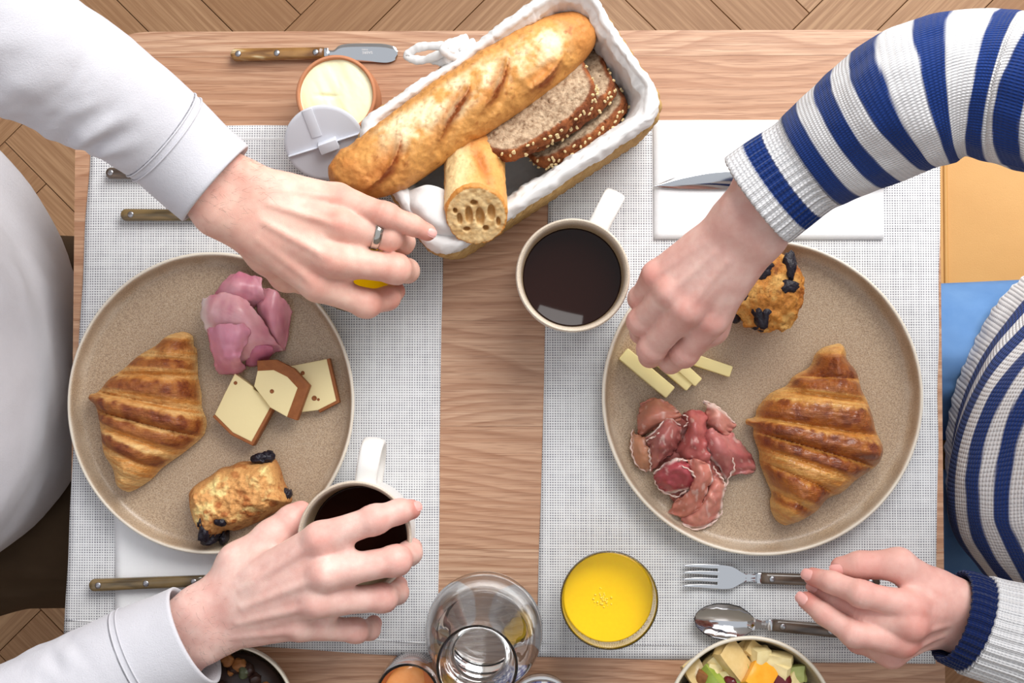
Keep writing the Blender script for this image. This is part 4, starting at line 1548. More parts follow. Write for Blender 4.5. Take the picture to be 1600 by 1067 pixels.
sheet(cc_([[(35, 300, .004), (60, 330, .010), (110, 350, .014)], [(25, 430, .004), (80, 420, .016), (150, 430, .020)], [(60, 540, .003), (110, 520, .014), (160, 500, .018)], [(130, 585, .002), (160, 560, .008), (170, 540, .010)]]), .0012, MAT['cured'],
      curcol((206, 146, 116), (184, 112, 92), sides=(), tan=.5), 'cured_ham_slice', 'tan cured ham slice lying flat along the plate rim', 'ham', CG, seed=3)
sheet(cc_([[(120, 360, .018), (190, 300, .030), (270, 220, .030), (350, 270, .022)], [(140, 400, .020), (210, 360, .036), (290, 300, .036), (355, 330, .024)], [(150, 480, .018), (220, 430, .034), (280, 390, .034), (330, 420, .020)],
           [(160, 585, .010), (210, 540, .018), (270, 480, .020), (300, 480, .012)]]), .0012, MAT['cured'], curcol((184, 112, 104), (150, 80, 78), sides=('u0',), w=.05), 'cured_ham_slice', 'cured ham slice with a thin white ruffled edge on the rim side', 'ham', CG, seed=5)
sheet(cc_([[(500, 105, .006), (580, 140, .010), (690, 240, .008)], [(530, 170, .014), (610, 190, .020), (720, 280, .008)], [(520, 250, .014), (600, 270, .024), (690, 320, .012)], [(550, 330, .010), (640, 340, .016), (700, 360, .008)]]), .0012, MAT['cured'],
      curcol((208, 146, 132), (186, 108, 98), sides=('u0',), w=.22), 'cured_ham_slice', 'cured ham slice with a broad white fat corner pointing at the muffin', 'ham', CG, seed=7)
sheet(cc_([[(360, 200, .014), (430, 175, .020), (540, 190, .014)], [(400, 290, .022), (450, 270, .034), (530, 280, .020)], [(340, 400, .018), (440, 380, .034), (530, 380, .026)], [(330, 490, .014), (430, 470, .030), (550, 470, .028)],
           [(400, 560, .010), (480, 550, .022), (560, 550, .024)]]), .0012, MAT['cured'], curcol((196, 112, 106), (168, 82, 80), sides=(), w=.06), 'cured_ham_slice', 'deep red cured ham slice running down the middle of the pile', 'ham', CG, seed=9)
sheet(cc_([[(490, 320, .018), (560, 300, .026), (650, 330, .016), (700, 320, .010)], [(520, 400, .024), (600, 380, .032), (690, 400, .020), (760, 400, .008)], [(550, 490, .022), (620, 460, .030), (720, 460, .022), (830, 480, .006)],
           [(600, 540, .014), (660, 520, .020), (730, 530, .016), (850, 560, .004)], [(650, 640, .006), (700, 610, .010), (760, 600, .008), (830, 590, .003)]]), .0012, MAT['cured'], curcol((204, 132, 126), (176, 94, 94), sides=('v0',), w=.07),
      'cured_ham_slice', 'cured ham slice spreading toward the glossy croissant', 'ham', CG, seed=11)
sheet(cc_([[(165, 600, .012), (230, 550, .022), (310, 500, .028), (370, 500, .028)], [(180, 640, .014), (260, 610, .028), (360, 560, .034), (440, 580, .028)], [(210, 690, .010), (300, 670, .022), (390, 640, .028), (460, 650, .022)],
           [(250, 730, .004), (320, 720, .010), (390, 710, .014), (450, 720, .012)]]), .0012, MAT['cured'], curcol((182, 84, 90), (150, 58, 68), sides=('u1', 'u0'), w=.08), 'cured_ham_slice', 'darkest wine red cured ham slice with a torn white border', 'ham', CG, seed=13)
sheet(cc_([[(390, 510, .030), (470, 500, .034), (550, 540, .030)], [(440, 620, .028), (500, 600, .034), (570, 620, .026)], [(400, 720, .020), (470, 700, .028), (540, 700, .022)], [(310, 790, .010), (420, 790, .018), (510, 800, .014)],
           [(270, 860, .003), (380, 890, .008), (460, 860, .006)]]), .0012, MAT['cured'], curcol((206, 130, 116), (182, 98, 88), sides=('v1',), w=.05, tan=.15), 'cured_ham_slice', 'long twisted cured ham slice reaching the plate rim', 'ham', CG, seed=15)
sheet(cc_([[(560, 560, .014), (620, 620, .016), (655, 690, .010)], [(530, 720, .018), (590, 700, .024), (640, 740, .012)], [(470, 830, .012), (550, 800, .018), (630, 830, .008)], [(360, 890, .004), (480, 910, .010), (600, 890, .005)],
           [(370, 940, .002), (470, 965, .003), (570, 930, .002)]]), .0012, MAT['cured'], curcol((214, 146, 128), (190, 106, 100), sides=('u1', 'v1'), w=.10), 'cured_ham_slice', 'cured ham slice with a white border at the lower end of the pile', 'ham', CG, seed=17)


MAT['fat'] = plain('ham_fat', (232, 204, 192), .35)
_sl = [o for o in COL.objects if o.name.startswith('cured_ham_slice')]
for si, pts in ((2, [(125, 385, .022), (150, 362, .030), (190, 350, .034), (215, 325, .037), (240, 330, .036), (250, 300, .037)]), (2, [(145, 430, .022), (150, 480, .022), (158, 540, .016), (155, 585, .012)]),
                (1, [(35, 300, .008), (28, 380, .008), (32, 460, .008), (70, 545, .007), (130, 588, .006)]), (6, [(180, 640, .016), (215, 700, .012), (290, 740, .010), (340, 750, .012), (400, 710, .018), (450, 760, .014)]),
                (6, [(360, 545, .036), (420, 575, .034), (455, 630, .030), (462, 690, .024), (440, 765, .014)]), (8, [(570, 545, .024), (600, 590, .022), (640, 640, .018), (655, 690, .014)]), (8, [(360, 930, .005), (440, 968, .005), (520, 955, .005), (590, 910, .006), (640, 840, .008)]),
                (5, [(700, 490, .024), (715, 560, .020), (680, 620, .014), (655, 700, .010)]), (3, [(500, 108, .010), (560, 130, .013), (620, 165, .014), (690, 235, .010)]), (7, [(400, 512, .034), (350, 505, .034), (330, 540, .028)]),
                (4, [(365, 205, .018), (400, 215, .024), (405, 255, .026), (375, 290, .024)])):
    path = catmull(UA([(980 + x / 4.268, 600 + y / 4.268, PF + h) for x, y, h in pts]), 8)
    k = np.arange(len(path))
    path[:, 2] += .0010 * np.sin(k * .9); path[:, 0] += .0006 * np.sin(k * 1.3 + 1)
    V, Fs = tube(path, .0008 * (1 + .4 * np.sin(k * .7)) * np.sin(np.pi * np.clip(k / (len(path) - 1), .06, .94)) ** .4, 8, True, .6)
    build('fat_edge', V, Fs, MAT['fat'], _sl[si + 1])


# ================================================================ bowls at the near end of the table
def bowl(px, py, R, h, label):
    c = U(px, py, h)
    pr = [(0, .003), (R * .45, .003), (R * .50, 0), (R * .58, .0005), (R * .72, .010), (R * .90, h * .55), (R * .98, h * .9), (R, h - .002), (R * .985, h), (R * .955, h - .001), (R * .935, h * .88), (R * .85, h * .5), (R * .66, .014), (R * .4, .008), (0, .008)]
    V, Fs = lathe(smooth_profile(pr, 4).clip(min=0), (c.x, c.y, TZ + .0004), 96)
    ring = np.arange(len(V)) // 96
    z = (V[:, 2] - TZ) / h
    w = np.where(ring < 30, .9, .8 * sstep(.94, .99, z))
    o = build('serving_bowl', V, Fs, MAT['bowl'], col=np.repeat(w[:, None], 3, 1))
    tag(o, label, 'bowl', 'stoneware serving bowls')
    return c


def chunk(seed, s, rough=.18, boxy=.6, n=10):
    """an irregular cut cube or nugget, around the origin"""
    g = np.linspace(-1, 1, n)
    faces = []
    for ax in range(3):
        for sg in (-1, 1):
            a, b = np.meshgrid(g, g, indexing='ij')
            P = np.zeros((n, n, 3)); P[..., ax] = sg; P[..., (ax + 1) % 3] = a; P[..., (ax + 2) % 3] = b
            F4 = grid_faces(n, n)
            faces.append((P.reshape(-1, 3), F4 if sg > 0 else F4[:, ::-1]))
    V = np.vstack([f[0] for f in faces])
    F4 = np.vstack([f[1] + i * n * n for i, f in enumerate(faces)])
    sph = V / np.linalg.norm(V, axis=1)[:, None]
    V = sph * (1 - boxy) * 1.2 + V * boxy
    V = V * (1 + rough * vnoise(sph * 1.7 + seed * 3.1, seed)[:, None])
    return V * np.array(s) / 2, F4


def rotm(rx, ry, rz):
    return np.array((Matrix.Rotation(rz, 3, 'Z') @ Matrix.Rotation(ry, 3, 'Y') @ Matrix.Rotation(rx, 3, 'X')))


def m_fruit(name, a, b, rough=.25, sss=.35):
    t = NT(name)
    n = t.noise(140, 3, .6)
    return t.out(t.mix(n, lin(*a), lin(*b)), rough, .5, None, t.bump(t.noise(500, 2), .15, .0005))


MAT['pear'] = m_fruit('pear_flesh', (226, 204, 142), (240, 224, 174))
MAT['pearbrown'] = m_fruit('browned_pear', (206, 170, 104), (232, 206, 148))
MAT['orangefruit'] = m_fruit('orange_flesh', (236, 150, 30), (250, 184, 60))
MAT['kiwi'] = m_fruit('kiwi_flesh', (120, 146, 50), (176, 190, 90))
MAT['grape'] = m_fruit('dark_grape', (70, 14, 24), (120, 30, 40), .15)
MAT['greenapple'] = m_fruit('green_skin', (150, 160, 84), (186, 190, 120))
MAT['nut'] = m_fruit('toasted_oats', (110, 62, 28), (176, 116, 60), .6, .05)
MAT['raisin'] = m_fruit('raisin', (34, 20, 18), (64, 38, 30), .45, .05)
MAT['seed'] = m_fruit('pumpkin_seed', (60, 66, 46), (92, 98, 70), .4, .05)

BR = bowl(1173, 1127, .0675, .062, 'cream stoneware bowl of fruit salad beside the spoon')


def fruit(kind, mat, px, py, h, s, seed, label, group, boxy=.75, rough=.14):
    rnd = random.Random(seed)
    V, F4 = chunk(seed, s, rough, boxy)
    c = np.array(U(px, py, h))
    V = V @ rotm(rnd.uniform(-.5, .5), rnd.uniform(-.5, .5), rnd.uniform(0, 3.1)).T + c
    o = build(kind, V, F4, MAT[mat], auto=60)
    tag(o, label, 'fruit' if group != 'granola pieces' else 'granola', group)


FS = 'pieces of fruit in the salad bowl'
fq = lambda x, y: (1030 + x / 5.714, 980 + y / 5.714)
for k, (kind, mat, x, y, h, s, label) in enumerate([
    ('pear_cube', 'pear', 500, 310, .044, (.013, .016, .013), 'pale pear cube at the back left of the bowl rim'),
    ('pear_cube', 'pear', 475, 400, .046, (.013, .014, .013), 'pale pear cube directly above the left kiwi piece'),
    ('pear_cube', 'pearbrown', 330, 410, .043, (.016, .022, .013), 'browned pear piece furthest left in the fruit salad'),
    ('pear_wedge', 'pearbrown', 680, 325, .050, (.036, .020, .013), 'largest browned pear wedge in the fruit salad'),
    ('pear_cube', 'pearbrown', 740, 215, .043, (.012, .014, .012), 'small shaded pear cube at the very back of the bowl'),
    ('pear_cube', 'pearbrown', 850, 215, .045, (.019, .013, .012), 'tan pear piece behind the brightest pear cube'),
    ('pear_cube', 'pear', 900, 270, .050, (.015, .017, .014), 'brightest square pear cube at the back of the salad'),
    ('pear_cube', 'pear', 1040, 295, .049, (.026, .013, .013), 'long pear piece at the back right of the salad'),
    ('pear_cube', 'pear', 1055, 370, .049, (.020, .014, .013), 'flat pear piece above the dark grapes'),
    ('apple_piece', 'greenapple', 1190, 415, .044, (.014, .021, .013), 'green skinned apple piece near the right rim'),
    ('orange_piece', 'orangefruit', 890, 440, .053, (.022, .024, .016), 'bright orange segment in the middle of the salad'),
    ('orange_piece', 'orangefruit', 815, 385, .046, (.010, .013, .012), 'small orange scrap beside the bright orange segment'),
    ('kiwi_piece', 'kiwi', 750, 460, .049, (.023, .016, .014), 'green kiwi piece left of the orange segment'),
    ('kiwi_piece', 'kiwi', 460, 475, .048, (.024, .018, .014), 'green kiwi piece on the left of the salad'),
    ('grape', 'grape', 645, 488, .050, (.012, .012, .012), 'dark red grape between the two kiwi pieces'),
    ('grape', 'grape', 990, 450, .047, (.016, .014, .014), 'dark red grape touching the orange segment'),
    ('grape', 'grape', 1075, 465, .049, (.019, .014, .014), 'glossy dark red grape below the flat pear piece'),
    ('walnut_piece', 'nut', 385, 440, .050, (.010, .009, .008), 'brown walnut crumb on the left of the salad'),
    ('pear_cube', 'pear', 565, 440, .045, (.016, .014, .012), 'pear cube below the largest pear wedge'),
    ('pear_cube', 'pear', 1180, 490, .046, (.014, .016, .013), 'pear cube below the green skinned apple piece'),
]):
    rd = (.12, .0) if kind == 'grape' else (.14, .75)
    fruit(kind, mat, *fq(x, y), h, s, 100 + k, label, FS, boxy=.05 if kind == 'grape' else .75)
# the unseen lower layer and the pieces past the picture's lower edge
V, Fs = lathe([(0, .028), (.040, .030), (.0545, .036), (.052, .038), (.03, .041), (0, .042)], (BR.x, BR.y, TZ), 48)
o = build('fruit_syrup', V, Fs, MAT['raisin'])
tag(o, 'dark fruit and syrup at the bottom of the salad bowl', 'fruit')
rnd = random.Random(5)
for k in range(14):
    a = rnd.uniform(-2.9, -.2); r = rnd.uniform(.008, .045)
    m = rnd.choice(['pear', 'pear', 'kiwi', 'orangefruit', 'pearbrown', 'grape'])
    V, F4 = chunk(300 + k, (rnd.uniform(.013, .02), rnd.uniform(.012, .017), .013), .14, .75)
    V = V @ rotm(rnd.uniform(-.5, .5), rnd.uniform(-.5, .5), rnd.uniform(0, 3)).T + np.array([BR.x + r * math.cos(a), BR.y - .012 + r * math.sin(a) * .9, TZ + .046])
    o = build('fruit_piece', V, F4, MAT[m], auto=60)
    tag(o, {'pear': 'pale pear', 'kiwi': 'green kiwi', 'orangefruit': 'bright orange', 'pearbrown': 'browned pear', 'grape': 'dark red grape'}[m] + ' piece heaped in the near half of the salad bowl', 'fruit', 'near fruit pieces in the salad bowl')

BL = bowl(357, 1112, .0535, .058, 'cream stoneware bowl of granola below the white sleeve cuff')
V, Fs = lathe([(0, .026), (.030, .028), (.0435, .034), (.042, .037), (.02, .040), (0, .041)], (BL.x, BL.y, TZ), 40)
o = build('granola_bed', V, Fs, MAT['raisin'])
tag(o, 'dark mass of granola filling the small bowl', 'granola', kind='stuff')
rnd = random.Random(9)
for k in range(70):
    a = rnd.uniform(0, 6.28); r = .040 * math.sqrt(rnd.random())
    m = rnd.choice(['nut', 'nut', 'nut', 'raisin', 'seed', 'raisin'])
    s = rnd.uniform(.006, .011)
    V, F4 = chunk(500 + k, (s, s * rnd.uniform(.6, 1), s * .8), .35, .1, 6)
    V = V @ rotm(rnd.uniform(-1, 1), rnd.uniform(-1, 1), rnd.uniform(0, 3)).T + np.array([BL.x + r * math.cos(a), BL.y + r * math.sin(a), TZ + .042 + rnd.uniform(0, .005)])
    o = build('granola_cluster', V, F4, MAT[m])
    tag(o, {'nut': 'toasted brown oat cluster', 'raisin': 'dark wrinkled raisin', 'seed': 'grey green pumpkin seed'}[m] + ' lying in the granola bowl', 'granola', 'granola pieces')

# ---- jar of apricot jam and the checked lid beyond the carafe
MAT['jam'] = plain('apricot_jam', (214, 108, 22), .12)
MAT['jamfruit'] = m_fruit('apricot_half', (228, 134, 60), (240, 168, 104), .12, .6)
c = U(637, 1086, .055)
J = [(0, 0), (.020, 0), (.0245, .002), (.026, .008), (.0268, .040), (.0262, .050), (.0248, .056), (.0238, .0565), (.0235, .055), (.0245, .049), (.0250, .040), (.0244, .008), (.021, .004), (0, .004)]
V, Fs = lathe(smooth_profile(J, 4).clip(min=0), (c.x, c.y, TZ + .0004), 72)
o = build('jam_jar', V, Fs, MAT['glass'])
tag(o, 'open glass jar of amber jam left of the carafe', 'jar')
V, Fs = lathe([(0, .0042), (.021, .0043), (.0242, .0085), (.0247, .040), (.0243, .0465), (.0225, .0472), (.012, .0478), (0, .0480)], (c.x, c.y, TZ + .0004), 64)
o = build('apricot_jam', V, Fs, MAT['jam'])
tag(o, 'amber apricot jam inside the glass jar', 'jam')
cc = np.array(U(640, 1066, .0465))
V, F4 = chunk(77, (.034, .026, .009), .06, .0)
V = V @ rotm(.1, .2, .5).T + cc
o = build('apricot_half', V, F4, MAT['jamfruit'])
tag(o, 'pale apricot half lying on top of the amber jam', 'fruit')


def m_check():
    t = NT('blue_check')
    X, Y, _ = t.xyz(t.map((1, 1, 1), (0, 0, .5)))
    a = t.math('GREATER_THAN', t.math('SINE', t.math('MULTIPLY', X, 700)), 0)
    b = t.math('GREATER_THAN', t.math('SINE', t.math('MULTIPLY', Y, 700)), 0)
    f = t.math('MULTIPLY', t.math('ADD', a, b), .5)
    return t.out(t.ramp(f, [(0, lin(240, 240, 244)), (.5, lin(140, 150, 196)), (1, lin(48, 62, 132))]), .4)


c = U(846, 1122, .05)
V, Fs = lathe([(0, 0), (.024, 0), (.027, .003), (.0275, .035), (.025, .0395), (0, .0395)], (c.x, c.y, TZ + .0004), 64)
o = build('preserve_jar', V, Fs, MAT['glass'])
tag(o, 'closed glass preserve jar right of the carafe', 'jar')
V, Fs = lathe([(.0270, .0402), (.0280, .0405), (.0283, .050), (.0276, .0515), (.024, .0520), (0, .0520), ], (c.x, c.y, TZ + .0004), 64)
build('lid', V, Fs, m_check(), o)
# ================================================================ bread basket
BH = .090
bc_t, bc_r, bc_b, bc_l = (U(898, -14, BH), U(1036, 160, BH), U(703, 391, BH), U(548, 205, BH))
BC = (bc_t + bc_r + bc_b + bc_l) / 4
e1 = ((bc_t - bc_l) + (bc_r - bc_b)); e1.z = 0
BLn = e1.length / 2
e1 = np.array(e1.normalized()[:2])
e2 = np.array([-e1[1], e1[0]])
dd_ = ((bc_l - bc_b) + (bc_t - bc_r)) / 2
BWd = abs(dd_.x * e2[0] + dd_.y * e2[1])
BZ = np.array(BC[:2])


def rr_path(L, W, r, n=220):
    """rounded rectangle outline, evenly spaced, in basket axes"""
    P = np.array(rrect(0, 0, L, W, r, 0, 10))
    P = np.vstack([P, P[:1]])
    s = np.concatenate([[0], np.cumsum(np.linalg.norm(np.diff(P, axis=0), axis=1))])
    t = np.linspace(0, s[-1], n, endpoint=False)
    return np.column_stack([np.interp(t, s, P[:, 0]), np.interp(t, s, P[:, 1])])


def b2w(P, z):
    P = np.asarray(P)
    return np.column_stack([BZ + P[:, 0:1] * e1 + P[:, 1:2] * e2, TZ + np.broadcast_to(z, (len(P),))])


def m_straw():
    t = NT('woven_straw')
    n = t.noise(180, 4, .6)
    return t.out(t.mix(n, lin(166, 124, 70), lin(214, 178, 118)), .65, .3, None, t.bump(t.noise(700, 3), .5, .0008))


def m_linen():
    t = NT('washed_linen')
    n = t.noise(30, 4, .6)
    w = t.math('MULTIPLY', t.wave(900, 1.5, 1, None, 2, 'X'), t.wave(900, 1.5, 1, None, 2, 'Y'))
    return t.out(t.mix(n, lin(226, 224, 222), lin(240, 239, 238)), .85, .1, None, t.bump(t.math('ADD', t.noise(260, 4), t.math('MULTIPLY', w, .3)), .35, .001))


MAT['straw'] = m_straw()
MAT['linen'] = m_linen()
bk = empty('bread_basket', (*BZ, TZ), 'rectangular woven straw basket holding the baguette and dark bread', 'basket')
for k in range(9):
    z = .0062 + k * .0088
    f = k / 8
    L, W = BLn + .008 - .007 * (1 - f), BWd + .008 - .007 * (1 - f)
    P = rr_path(L, W, .020, 420)
    nxt = np.roll(P, -1, 0) - np.roll(P, 1, 0)
    nrm = np.column_stack([nxt[:, 1], -nxt[:, 0]]); nrm /= np.linalg.norm(nrm, axis=1)[:, None]
    s = np.arange(420) / 420 * 2 * math.pi * 34
    bl = []
    for ph in (0, math.pi):
        off = np.cos(s + ph + k * 1.3) * .0022; zz = np.sin(s + ph + k * 1.3) * .0026
        path = b2w(P + nrm * off[:, None], z + zz)
        path = np.vstack([path, path[:1]])
        bl.append(tube(path, .0031, 7, False, .8))
    V, Fs = join(bl)
    build('braid', V, Fs, MAT['straw'], bk)
P = rr_path(BLn - .026, BWd - .026, .018, 120)
V, Fs = prism(b2w(P, 0)[:, :2], TZ + .0006, TZ + .005, .001)
build('base', V, Fs, MAT['straw'], bk)


# ---- linen liner folded over the rim
def liner():
    n = 360
    prof = [(.030, .029), (.022, .031), (.0145, .038), (.0115, .055), (.0085, .074), (.0050, .087), (.0015, .0935), (-.0025, .0935), (-.0054, .0888), (-.0062, .083), (-.0060, .0775), (-.0052, .0745), (-.0040, .0742)]
    prof = catmull(np.array(prof), 5)
    V = []
    m = len(prof)
    ang = np.arange(n) / n
    for i, (inn, z) in enumerate(prof):
        P = rr_path(BLn - 2 * inn, BWd - 2 * inn, max(.006, .022 - inn * .25), n)
        nxt = np.roll(P, -1, 0) - np.roll(P, 1, 0)
        nrm = np.column_stack([nxt[:, 1], -nxt[:, 0]]); nrm /= np.linalg.norm(nrm, axis=1)[:, None]
        f = i / (m - 1)
        q = np.column_stack([P * 1.0, np.full(n, z)])
        fold = fbm(np.column_stack([P * 60, np.full(n, z * 22)]), 61)
        crease = 1 - np.abs(fbm(np.column_stack([P * 85 + fold[:, None] * .8, np.full(n, z * 40)]), 67)) * 4
        fine = fbm(np.column_stack([P * 190, np.full(n, z * 120)]), 62)
        amp = .0035 * (.4 + .9 * f)
        d = fold * amp + fine * .0011 + np.clip(crease, 0, 1) * .0022
        inside = f < .45
        d = np.where(inside, -np.abs(d) * .9, np.abs(d) * .75)
        drop = (.004 * fbm(np.column_stack([P * 26, np.zeros(n)]), 63)) * sstep(.35, .6, f) + (.006 * fbm(np.column_stack([P * 50, np.zeros(n)]), 65)) * sstep(.85, 1, f)
        # the cloth rides higher over the far long side and the far corner
        lift = .012 * sstep(.02, .055, P[:, 1]) * sstep(-.02, .06, P[:, 0]) * sstep(.2, .5, f)
        V.append(b2w(P + nrm * d[:, None], z + drop + lift))
    V = np.vstack(V)
    Q = grid_faces(m, n, True)
    # floor of the liner
    P = rr_path(BLn - .060, BWd - .060, .0145, n)
    rings, k0 = [], len(V)
    fl = []
    for j, sc in enumerate((.75, .5, .25, .02)):
        PP = P * sc
        fl.append(b2w(PP, .0295 + .003 * fbm(np.column_stack([PP * 70, np.zeros(n)]), 66)))
    V2 = np.vstack([V] + fl)
    Qf = [np.column_stack([k0 * 0 + np.arange(n), (np.arange(n) + 1) % n, (np.arange(n) + 1) % n + k0, np.arange(n) + k0])[:, ::-1]]
    for j in range(3):
        a = k0 + j * n
        Qf.append(np.column_stack([a + np.arange(n), a + (np.arange(n) + 1) % n, a + n + (np.arange(n) + 1) % n, a + n + np.arange(n)])[:, ::-1])
    o = build('basket_liner', V2, np.vstack([Q] + Qf), MAT['linen'])
    tag(o, 'white linen cloth lining the bread basket with a tied corner', 'cloth')
    # tie cords knotted outside the rim
    for pts, r in (([(742, 66, .085), (720, 74, .088), (690, 72, .084), (655, 74, .078), (637, 88, .074), (660, 94, .078), (692, 84, .088), (716, 80, .092)], .0036),
                   ([(722, 64, .086), (706, 78, .094), (700, 92, .090), (690, 96, .082), (676, 92, .078)], .0040),
                   ([(735, 82, .088), (712, 88, .092), (694, 78, .096), (704, 68, .092), (730, 60, .086)], .0038)):
        path = catmull(UA(pts), 10)
        s = np.arange(len(path))
        rad = r * (1 + .10 * np.sin(s * .7) + .06 * np.sin(s * 1.9))
        V, Fs = tube(path, rad, 12, True, .75)
        build('tie_cord', V, Fs, MAT['linen'], o)
    # a soft fold of the cloth hanging over the near short side
    rows = [[(612, 305, .060), (640, 300, .085), (668, 290, .096), (700, 300, .090)], [(622, 322, .068), (650, 325, .097), (682, 322, .100), (712, 330, .092)], [(640, 340, .066), (668, 348, .094), (698, 352, .097), (724, 352, .088)],
            [(660, 362, .055), (684, 372, .078), (708, 374, .082), (730, 370, .076)]]
    C = np.array([[U(*p)[:] for p in r] for r in rows])
    A = np.array([catmull(r, 10) for r in C]); G = np.array([catmull(A[:, j], 10) for j in range(A.shape[1])]).transpose(1, 0, 2)
    G[..., 2] += .004 * fbm(G * 50, 71) + .0005 * fbm(G * 220, 72)
    V = G.reshape(-1, 3)
    f = build('fold', V, grid_faces(G.shape[0], G.shape[1]), MAT['linen'], o)
    md = f.modifiers.new('thickness', 'SOLIDIFY'); md.thickness = .002


liner()


# ---- baguette
def bag_px(pts):
    return [(480 + x / 2.602, y / 2.602) for x, y in pts]


def baguette():
    ctr = bag_px([(170, 700), (240, 690), (340, 640), (450, 562), (560, 480), (660, 415), (760, 350), (860, 285), (960, 220), (1040, 170), (1090, 140)])
    hs = [.092, .092, .091, .090, .090, .090, .089, .087, .084, .080, .078]
    rad = [.016, .0225, .0262, .0268, .0268, .0272, .0272, .0265, .0250, .0215, .0165]
    C = catmull(np.array([[*U(x, y, h)[:]] for (x, y), h in zip(ctr, hs)]), 6)
    Rr = np.interp(np.linspace(0, 1, len(C)), np.linspace(0, 1, len(rad)), rad)
    ears = [bag_px([(392, 555), (380, 610), (350, 680), (300, 730), (225, 785)]), bag_px([(668, 345), (655, 390), (620, 440), (575, 510), (530, 590)]), bag_px([(825, 225), (812, 290), (790, 350), (760, 400), (715, 455)]),
            bag_px([(1035, 235), (1000, 290), (960, 330), (900, 370)])]
    hb = .112
    E = [catmull(np.array([U(x, y, hb)[:2] for x, y in e]), 6) for e in ears]
    lo = C.min(0) - .034; hi = C.max(0) + .036
    d0 = C[-1] - C[0]; d0 /= np.linalg.norm(d0)
    nl = np.array([-d0[1], d0[0]])

    def base(X, Y, Z):
        out = np.full(X.shape, .03, dtype=np.float32)
        for i in range(0, len(C) - 1, 2):
            j = min(i + 2, len(C) - 1)
            addcap(out, X, Y, Z, lo, .0012, C[i], C[j], Rr[i], Rr[j], .004)
        return out

    def eardist(x, y):
        best = np.full(x.shape, 9.0); side = np.zeros(x.shape); t = np.zeros(x.shape)
        for e in E:
            m = len(e)
            for k in range(m - 1):
                a, b = e[k], e[k + 1]
                dd = b - a; L2 = (dd ** 2).sum()
                s = np.clip(((x - a[0]) * dd[0] + (y - a[1]) * dd[1]) / L2, 0, 1)
                d = np.hypot(x - a[0] - s * dd[0], y - a[1] - s * dd[1])
                cr = dd[0] * (y - a[1]) - dd[1] * (x - a[0])
                m_ = d < best
                best = np.where(m_, d, best); side = np.where(m_, np.sign(cr), side); t = np.where(m_, (k + s) / (m - 1), t)
        return best, side, t

    def f(X, Y, Z):
        d = base(X, Y, Z)
        x, y = X[:, :, 0], Y[:, :, 0]
        ed, sd, t = eardist(x, y)
        taper = np.sin(np.pi * np.clip(t, .02, .98)) ** .5
        ridge = .0052 * np.exp(-(ed / .0036) ** 2) * taper * np.where(sd > 0, .35, 1) - .0034 * np.exp(-((ed - .0035) / .0035) ** 2) * (sd > 0) * taper
        q = np.stack([x, y, x * 0], -1)
        n = .0016 * fbm(q * 120, 81) + .0009 * fbm(q * 380, 82)
        up = sstep(-.2, .5, (Z - C[:, 2].mean()) / .02)
        return d - (ridge + n)[:, :, None] * up
    V, Q = surfnets(f, lo, hi, .0012)
    ed, sd, t = eardist(V[:, 0], V[:, 1])
    taper = np.sin(np.pi * np.clip(t, .02, .98)) ** .5
    ax = np.array(C[len(C) // 2])
    lat = ((V[:, 0] - ax[0]) * nl[0] + (V[:, 1] - ax[1]) * nl[1]) / .026          # + toward the upper left
    al = (V[:, :2] - C[0, :2]) @ d0[:2] / np.linalg.norm(C[-1] - C[0])
    n = fbm(V * 70, 83); n2 = fbm(V * 260, 84)
    gold = np.tile(colr(214, 154, 84), (len(V), 1)); pale = np.tile(colr(244, 224, 180), (len(V), 1))
    brown = np.tile(colr(150, 76, 32), (len(V), 1)); tan = np.tile(colr(196, 126, 62), (len(V), 1))
    c = mixc(gold, pale, np.clip(sstep(-.55, -.1, lat) * (1 - sstep(.45, .85, lat)) * (.62 + 1.9 * n + .9 * n2), 0, 1) * sstep(.10, .22, al) * (1 - sstep(.90, .98, al)))
    c = mixc(c, tan, np.clip((.35 + n * 1.4) * (1 - sstep(.08, .25, al)) + sstep(.90, .99, al) * .8 + .3 * sstep(.5, .9, lat), 0, 1))
    c = mixc(c, tan, np.clip(np.exp(-((ed - .006) / .004) ** 2) * (sd < 0) * taper * .8, 0, 1))
    c = mixc(c, brown, np.clip(np.exp(-(ed / .0026) ** 2) * taper * (.9 + n2), 0, 1) * (V[:, 2] > C[:, 2].mean()))
    c = mixc(c, brown, np.clip(sstep(.28, .5, n2 + .2 * n) * .5, 0, 1))
    o = build('baguette', V, Q, MAT['crust'], col=c)
    tag(o, 'long golden scored baguette lying across the linen lined basket', 'bread')


baguette()


